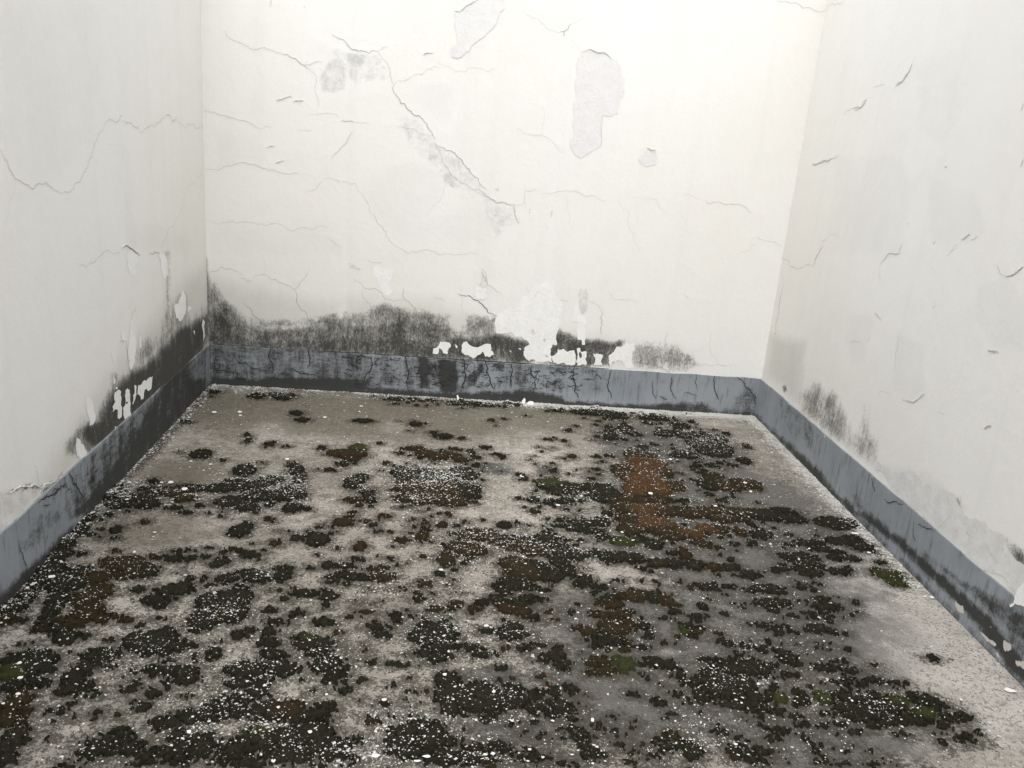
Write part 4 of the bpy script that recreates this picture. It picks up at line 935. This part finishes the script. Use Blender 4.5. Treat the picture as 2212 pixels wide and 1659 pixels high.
tag(go, 'open concrete ground beyond the walls', 'ground', kind='structure')

# ---------------------------------------------------------------- paint flakes
def mz(x, y):
    i = np.clip((np.asarray(x)-.004)/(W-.008)*(mx-1), 0, mx-1).astype(int); j = np.clip((np.asarray(y)+3.3)/3.296*(my-1), 0, my-1).astype(int)
    return np.maximum(HT[j, i], 0)
FD = [('b', '1550,850,420,170,1.6 1650,860,150,80,2.5 1500,1020,380,90,.8 180,960,280,120,.8 330,1050,150,100,.7 880,880,120,60,.9 1100,820,150,60,.8 250,100,150,40,1.2 1800,180,400,40,.8 800,130,900,30,.5 1950,1400,400,150,.7 1750,1580,250,90,.7 750,720,80,30,.5 1000,1030,120,80,.3'),
      ('c', '1200,900,400,300,.45 1150,640,250,60,.6 1700,540,350,140,.8 1000,460,200,80,.6 1900,900,300,90,.55 500,1000,400,130,.5 700,1270,250,80,.6 1300,1350,500,130,.3 400,1450,500,120,.5 1000,250,400,40,1.6 1500,270,500,25,2.8 2000,300,300,25,3 1900,1150,300,80,.3 100,760,200,150,.3'),
      ('4', '1400,840,80,25,2.5 1700,830,250,25,.8 850,1500,250,70,.9 1100,1560,300,80,.8 1750,1500,300,130,.8 700,1600,90,60,1.2 1200,1050,150,150,.3 2000,860,150,20,1.2 1820,910,100,20,1'),
      ('7', '500,450,350,170,.6 560,620,180,150,.9 100,600,120,80,.8 1450,650,200,130,1.2 850,370,220,80,.5 1650,1050,250,150,.7 1500,1300,400,150,.9 1800,1500,400,150,.6 1250,1400,250,30,.8 650,1000,250,150,.7 150,1100,200,200,.6 1000,870,200,90,.5 1150,1050,220,80,.6 1300,960,150,60,.8 2040,880,150,70,.9 2110,1030,120,90,.7 600,1550,250,100,.4 1200,1560,120,120,.6 1700,440,250,60,.6 300,1300,300,200,.12 1750,1380,120,30,1.5 1880,1200,200,40,.6'),
      ('8', '450,500,450,160,.6 600,830,250,150,1.3 850,900,200,100,1 900,200,300,110,.6 1250,300,350,150,.5 1800,280,350,60,.35 950,1200,420,120,.7 350,1330,250,70,2 150,1580,250,70,3 500,1450,300,150,.8 250,1450,80,100,1.5 700,1630,500,60,1.2 1000,1600,300,80,1 1000,1350,350,25,1 1150,1300,300,60,.6 1600,1500,250,120,.4 1150,790,200,90,.5 250,1000,300,50,.5 1700,750,400,200,.22 1400,1010,200,60,.3 2000,1560,250,90,.4'),
      ('9', '250,1100,300,150,.5 530,1100,60,40,2 1100,1260,450,110,.5 1230,1260,60,35,1.2 400,1350,400,70,.6 150,1500,250,120,.9 850,1560,200,90,.5 800,250,400,120,.25 500,900,500,150,.3 250,60,300,80,.4 600,550,400,150,.18 1230,380,200,80,.1'),
      ('6', '300,1050,250,20,3 560,1110,40,30,2.5 720,1320,40,50,1.5 800,1420,40,40,1.5 200,1200,250,80,.6')]
K = 700000
fx, fy = rng.uniform(.012, W-.012, K), rng.uniform(-3.25, -.012, K); dens = np.full(K, .012)
for k, s in FD:
    for q in nums(s):
        cx, cy, a, b = ell(k, *q[:4]); r = ((fx-cx)/a)**2+((fy-cy)/b)**2; dens += q[4]*.10*np.exp(-r*1.3)
ii = np.clip(fx/px0, 0, mx-1).astype(int); jj = np.clip((fy+3.3)/px0, 0, my-1).astype(int); fm = Fm[jj, ii]
dens *= np.where(fm > 0, 1.35-.75*sst(.006, .026, fm), np.where(fm > -.02, 1.0, .55))
dens += sst(.05, .01, -fy)*.06 + sst(.05, .008, fx)*.05
dens *= .45+1.3*fbm(fx*14, fy*14, 71, 4)**2.6*5.0
sel = rng.random(K) < dens; fx, fy = fx[sel], fy[sel]; big_ = np.ones(len(fx))
def strip(n, xs, ys):                       # swept heaps of crumbs along the wall feet
    global fx, fy, big_
    x = xs(n); y = ys(n); k = rng.random(n) < np.clip(fbm(x*22, y*22, 91, 3)*2.4-.6, 0, 1)
    fx = np.concatenate([fx, x[k]]); fy = np.concatenate([fy, y[k]]); big_ = np.concatenate([big_, np.full(k.sum(), 1.45)])
strip(14000, lambda n: 1.45+1.6*rng.random(n)**.8, lambda n: -.010-np.abs(rng.normal(0, .045, n)))
strip(8000, lambda n: W-.010-np.abs(rng.normal(0, .040, n)), lambda n: -.02-1.9*rng.random(n)**1.4)
strip(1500, lambda n: .03+.30*rng.random(n)**1.5, lambda n: -.012-np.abs(rng.normal(0, .06, n)))
strip(2600, lambda n: .02+1.5*rng.random(n), lambda n: -.010-np.abs(rng.normal(0, .02, n)))
strip(2600, lambda n: .010+np.abs(rng.normal(0, .03, n)), lambda n: -.05-2.6*rng.random(n))
n = len(fx); print('flakes', n)
sz = np.exp(rng.normal(math.log(.00175), .50, n)); sz = np.clip(sz, .0009, .0058)*(1+.25*sst(-2.2, -.6, fy))*big_; ang = rng.uniform(0, 6.28, n); asp = rng.uniform(.45, 1, n)
sides = 5; th = np.sort(rng.uniform(0, 6.28, (n, sides)), 1); th = .5*th+.5*(np.arange(sides)*6.28/sides)[None]
rr = rng.uniform(.7, 1.15, (n, sides)); lx = np.cos(th)*rr*sz[:, None]; ly = np.sin(th)*rr*sz[:, None]*asp[:, None]
tx, ty = rng.normal(0, .22, n), rng.normal(0, .22, n)
vx = fx[:, None]+lx*np.cos(ang)[:, None]-ly*np.sin(ang)[:, None]; vy = fy[:, None]+lx*np.sin(ang)[:, None]+ly*np.cos(ang)[:, None]
vz = (mz(fx, fy)+.0012)[:, None] + np.abs(lx*tx[:, None]+ly*ty[:, None]) + .0006
V = np.stack([vx, vy, vz], -1).reshape(-1, 3); I = np.arange(n*sides).reshape(n, sides)
o = mesh_obj('paint_crumbs', V, I, M_crumb); tag(o, 'countless tiny white crumbs of fallen paint scattered over moss and concrete', 'paint crumbs', kind='stuff')
K2 = 9000; gx, gy = rng.uniform(.01, W-.01, K2), rng.uniform(-3.2, -.01, K2)

def flake(k, x, y, w, h, lab, mat=None, shape=None, grp='fallen paint flakes', name='paint_flake', cat='paint flake', tilt=.0):
    c = hit(*fr(k, x, y), 'floor'); s = FR[k][2]; z = float(mz(c[0], c[1]))
    a = w*s/2*abs(np.linalg.norm(hit(*fr(k, x+1/s, y), 'floor')-c)); b = min(h*s/2*abs(np.linalg.norm(hit(*fr(k, x, y+1/s), 'floor')-c)), a*1.6)
    m = random.choice([5, 6, 7]); P = []
    t0 = random.uniform(0, 6)
    for i in range(m):
        t = i/m*6.283; r = random.uniform(.68, 1.15)
        if shape == 'rect': r = min(1/max(abs(math.cos(t)), 1e-3), 1/max(abs(math.sin(t)), 1e-3))*random.uniform(.82, .95)
        t += random.uniform(-.25, .25); P.append((.88*a*r*math.cos(t), .72*b*r*math.sin(t)))
    th_ = .0016; V = []
    for p in P: V.append((c[0]+p[0], c[1]+p[1], z+.003+.10*(p[1])*tilt+.35*(p[0]**2+p[1]**2)/max(a, .01)*.3+th_))
    for p in P: V.append((c[0]+p[0]*.97, c[1]+p[1]*.97, z+.003+.10*(p[1])*tilt+.35*(p[0]**2+p[1]**2)/max(a, .01)*.3))
    V.append((c[0], c[1], z+.003+th_)); V.append((c[0], c[1], z+.002))
    Fc = [(i, (i+1) % m, 2*m) for i in range(m)]+[(m+(i+1) % m, m+i, 2*m+1) for i in range(m)]+[(i, m+i, m+(i+1) % m, (i+1) % m) for i in range(m)]
    o = mesh_obj(name, V, Fc, mat or M_flake, None, None, False, (c[0], c[1], z)); tag(o, lab, cat, grp)
FL = [('4', 1390, 1018, 44, 24, 'bright white paint flake with a raised point, left of a pair, back left corner'),
 ('4', 1556, 1016, 38, 20, 'upper white paint flake of a pair in the back left corner'),
 ('4', 1558, 1038, 34, 12, 'lower, thinner white paint flake of a pair in the back left corner'),
 ('4', 1225, 1050, 30, 9, 'flat thin paint flake nearest the left wall in the back left corner'),
 ('4', 1300, 976, 26, 9, 'small flat paint flake just below the white crumbs in the back left corner'),
 ('4', 2105, 1050, 28, 14, 'small round paint flake on tan floor in front of the back wall, left'),
 ('4', 1238, 1335, 28, 10, 'small oval paint flake just below the solid black oval cushion'),
 ('4', 1364, 1355, 26, 12, 'small white paint flake on brown floor right of and below the solid black oval cushion'),
 ('4', 1860, 1322, 46, 18, 'long white paint flake lying above a dark moss tongue, left back'),
 ('4', 1108, 1473, 50, 22, 'large kite-shaped white paint flake by the moss along the left wall'),
 ('4', 1048, 1472, 36, 12, 'smaller paint flake touching moss just left of the large kite-shaped one'),
 ('4', 1197, 1536, 54, 26, 'white squared paint flake lying on black moss near the left wall'),
 ('4', 838, 1472, 34, 12, 'paint flake lying at the foot of the left wall'),
 ('4', 825, 1600, 34, 14, 'pale paint flake amid black moss close to the left wall'),
 ('5', 130, 977, 30, 10, 'oval white paint flake by itself before the far wall, left'),
 ('5', 117, 1012, 18, 9, 'tiny curled paint flake just below the oval one, before the far wall'),
 ('5', 1170, 1432, 32, 24, 'chunky round white paint lump right of centre on pale speckled floor'),
 ('5', 2133, 1322, 26, 14, 'white paint flake just right of the orange moss top edge'),
 ('5', 2002, 1554, 44, 18, 'pointed white paint flake in the middle of the orange moss'),
 ('5', 1553, 1560, 24, 12, 'white paint flake on dark floor left of the orange moss'),
 ('5', 1403, 1620, 32, 14, 'white paint flake under three black cushions, centre'),
 ('6', 207, 1645, 36, 14, 'smooth white oval paint flake on brown moss right of the orange moss'),
 ('6', 400, 1492, 30, 14, 'white paint flake at the right end of the reddish black moss'),
 ('6', 440, 1532, 24, 16, 'crumpled white paint flake below the reddish black moss'),
 ('7', 1003, 137, 28, 10, 'small white oval paint flake on bare tan concrete near the left wall'),
 ('7', 870, 265, 24, 16, 'jagged white paint flake above the broad brown speckled moss'),
 ('7', 335, 445, 60, 28, 'long white paint flake on moss beside the left wall, front left'),
 ('7', 258, 438, 30, 26, 'upright curled paint flake against the left skirting, front left'),
 ('7', 180, 517, 26, 20, 'round white paint lump at the foot of the left wall, front left'),
 ('7', 130, 1015, 44, 24, 'white paint flake on the green-centred moss at the left edge'),
 ('7', 135, 1115, 56, 24, 'larger paint flake just below the green-centred moss at the left edge'),
 ('7', 122, 1213, 54, 22, 'slanting pale paint flake on brown moss at the left edge'),
 ('7', 25, 1265, 30, 14, 'small pale paint flake cut close by the left edge'),
 ('7', 1225, 1435, 44, 34, 'white crumpled paint flake between black moss lumps, bottom left'),
 ('7', 2008, 1462, 36, 26, 'white paint flake on solid black moss, bottom, left of centre'),
 ('7', 1770, 1620, 50, 44, 'ragged white paint flake at the very bottom beside a brown twig scrap'),
 ('7', 2115, 1190, 24, 18, 'small white paint flake alone on pale concrete between black patches'),
 ('8', 645, 398, 34, 16, 'white paint flake on dark speckled floor, centre left'),
 ('8', 1178, 293, 26, 15, 'white paint flake on brown moss in the middle of the floor'),
 ('8', 1820, 137, 28, 12, 'white oval paint flake at the lower edge of the orange moss'),
 ('8', 1297, 530, 24, 12, 'small white paint flake on grey floor, centre'),
 ('8', 940, 744, 42, 20, 'crisp rectangular white paint flake above a small black cushion, centre front'),
 ('8', 635, 852, 52, 14, 'long thin white paint flake on the peppered dark moss, centre front'),
 ('8', 1300, 945, 24, 22, 'grey slanted paint flake on dark moss, centre front'),
 ('8', 668, 1083, 32, 22, 'square white paint flake on the top corner of the jagged black moss'),
 ('8', 828, 1210, 26, 26, 'white paint flake left of a longer one in the jagged black moss'),
 ('8', 985, 1203, 28, 26, 'slanting longer white paint flake in the middle of the jagged black moss'),
 ('8', 1280, 1303, 34, 20, 'grey-green stone chip on the jagged black moss'),
 ('8', 1370, 1360, 32, 16, 'narrow white paint flake at the lower edge of the jagged black moss'),
 ('8', 1628, 1355, 34, 48, 'white teardrop paint flake standing out on grey floor, bottom right of centre'),
 ('8', 275, 1247, 38, 24, 'white three-pointed paint flake on pale floor, bottom centre left'),
 ('8', 220, 1590, 70, 40, 'big soft-edged white paint clump at the bottom, on pale floor'),
 ('8', 460, 1503, 24, 20, 'small round paint flake within the black moss mass at the bottom edge'),
 ('8', 555, 1622, 70, 30, 'broad white paint flake cut off by the bottom edge of the picture'),
 ('8', 490, 1622, 60, 20, 'thin white paint flake joined to the left of the broad bottom one'),
 ('8', 980, 1580, 34, 28, 'bright white paint flake in black moss, bottom centre'),
 ('8', 935, 1580, 40, 20, 'spiky white paint flake just left of the bright bottom centre one'),
 ('8', 1220, 1548, 30, 22, 'white paint flake in grey floor above black moss, bottom centre right'),
 ('8', 1210, 1622, 34, 14, 'thin white paint flake near the bottom edge, centre right'),
 ('8', 1628, 1638, 28, 16, 'small white paint flake right at the bottom edge, right of centre'),
 ('8', 1495, 1580, 26, 14, 'pale small paint flake left of a black lump, bottom right of centre'),
 ('9', 1110, 158, 70, 16, 'long white paint sliver on moss beside the powder line, right wall'),
 ('9', 1205, 268, 34, 14, 'pale paint flake at the right end of the long moss patch by the right wall'),
 ('9', 1565, 553, 32, 14, 'left white paint flake of two at the foot of the right wall'),
 ('9', 1612, 560, 36, 18, 'right white paint flake of two at the foot of the right wall'),
 ('9', 2115, 1163, 90, 40, 'large beige-white paint flake alone on the tan floor, far right'),
 ('9', 1803, 1222, 20, 14, 'small round white paint flake on tan floor, lower right'),
 ('9', 377, 1265, 20, 18, 'white paint dot on the large black moss patch, right front'),
 ('9', 342, 1522, 40, 22, 'white paint flake on grey floor, bottom right'),
 ('9', 1025, 1555, 22, 20, 'small white paint lump near the bottom edge, lower right'),
 ('9', 915, 843, 22, 12, 'small white paint flake on dark grey floor, right'),
 ('9', 568, 213, 22, 10, 'small white paint flake on dark grey floor below the orange moss'),
 ('9', 820, 243, 18, 12, 'tiny paint flake on the long moss patch near the right wall'),
 ('9', 2, 1100, 4, 4, None)]
for f in FL:
    if f[5]: flake(*f, shape='rect' if ('rect' in f[5] or 'square' in f[5]) else None, mat=M_dirty if 'grey' in f[5][:5] else None)
for k, x, y, lab in (('8', 1327, 1168, 'orange dried leaf bit on the jagged black moss, bottom centre'), ('8', 1548, 432, 'orange leaf bit on a dark moss tongue, centre right'),
                     ('8', 2083, 553, 'pale orange leaf bit on the reddish brown moss, right of centre'), ('c', 230, 905, 'orange leaf bit on pale floor left of green-black moss')):
    flake(k, x, y, 20, 18, lab, M_orange, grp='orange leaf bits', name='leaf_bit', cat='leaf bit')
# flakes leaning on the far wall
def lean(k, pts, lab):
    P = [fr(k, *q) for q in nums(pts)]; base = max(p[1] for p in P); c = hit(P[0][0], base, 'floor'); y0 = min(c[1], -.03)
    V = []
    for p in P:
        d = ray(*p); t = (y0-CY)/d[1]; w = np.array([CX, CY, H])+t*d; w[2] = max(w[2], .002); w[1] = y0+w[2]*.25; V.append(w)
    V = np.array(V); n = len(V); V2 = V+np.array([0, .002, 0])
    Fc = [tuple(range(n)), tuple(range(2*n-1, n-1, -1))]+[(i, (i+1) % n, n+(i+1) % n, n+i) for i in range(n)]
    cc = V.mean(0); cc[2] = 0; o = mesh_obj('paint_flake', np.vstack([V, V2]), Fc, M_flake, None, None, False, tuple(cc)); tag(o, lab, 'paint flake', 'fallen paint flakes')
lean('5', '1168,950 1172,938 1188,922 1195,935 1188,958 1175,960', 'upright narrow paint flake leaning against the far skirting')
lean('5', '1198,965 1205,952 1215,945 1228,942 1245,946 1252,965', 'jagged paint flake standing beside the upright one at the far skirting')
lean('5', '748,905 755,903 766,925 765,938 750,934', 'thin paint sliver standing at the far skirting, left')
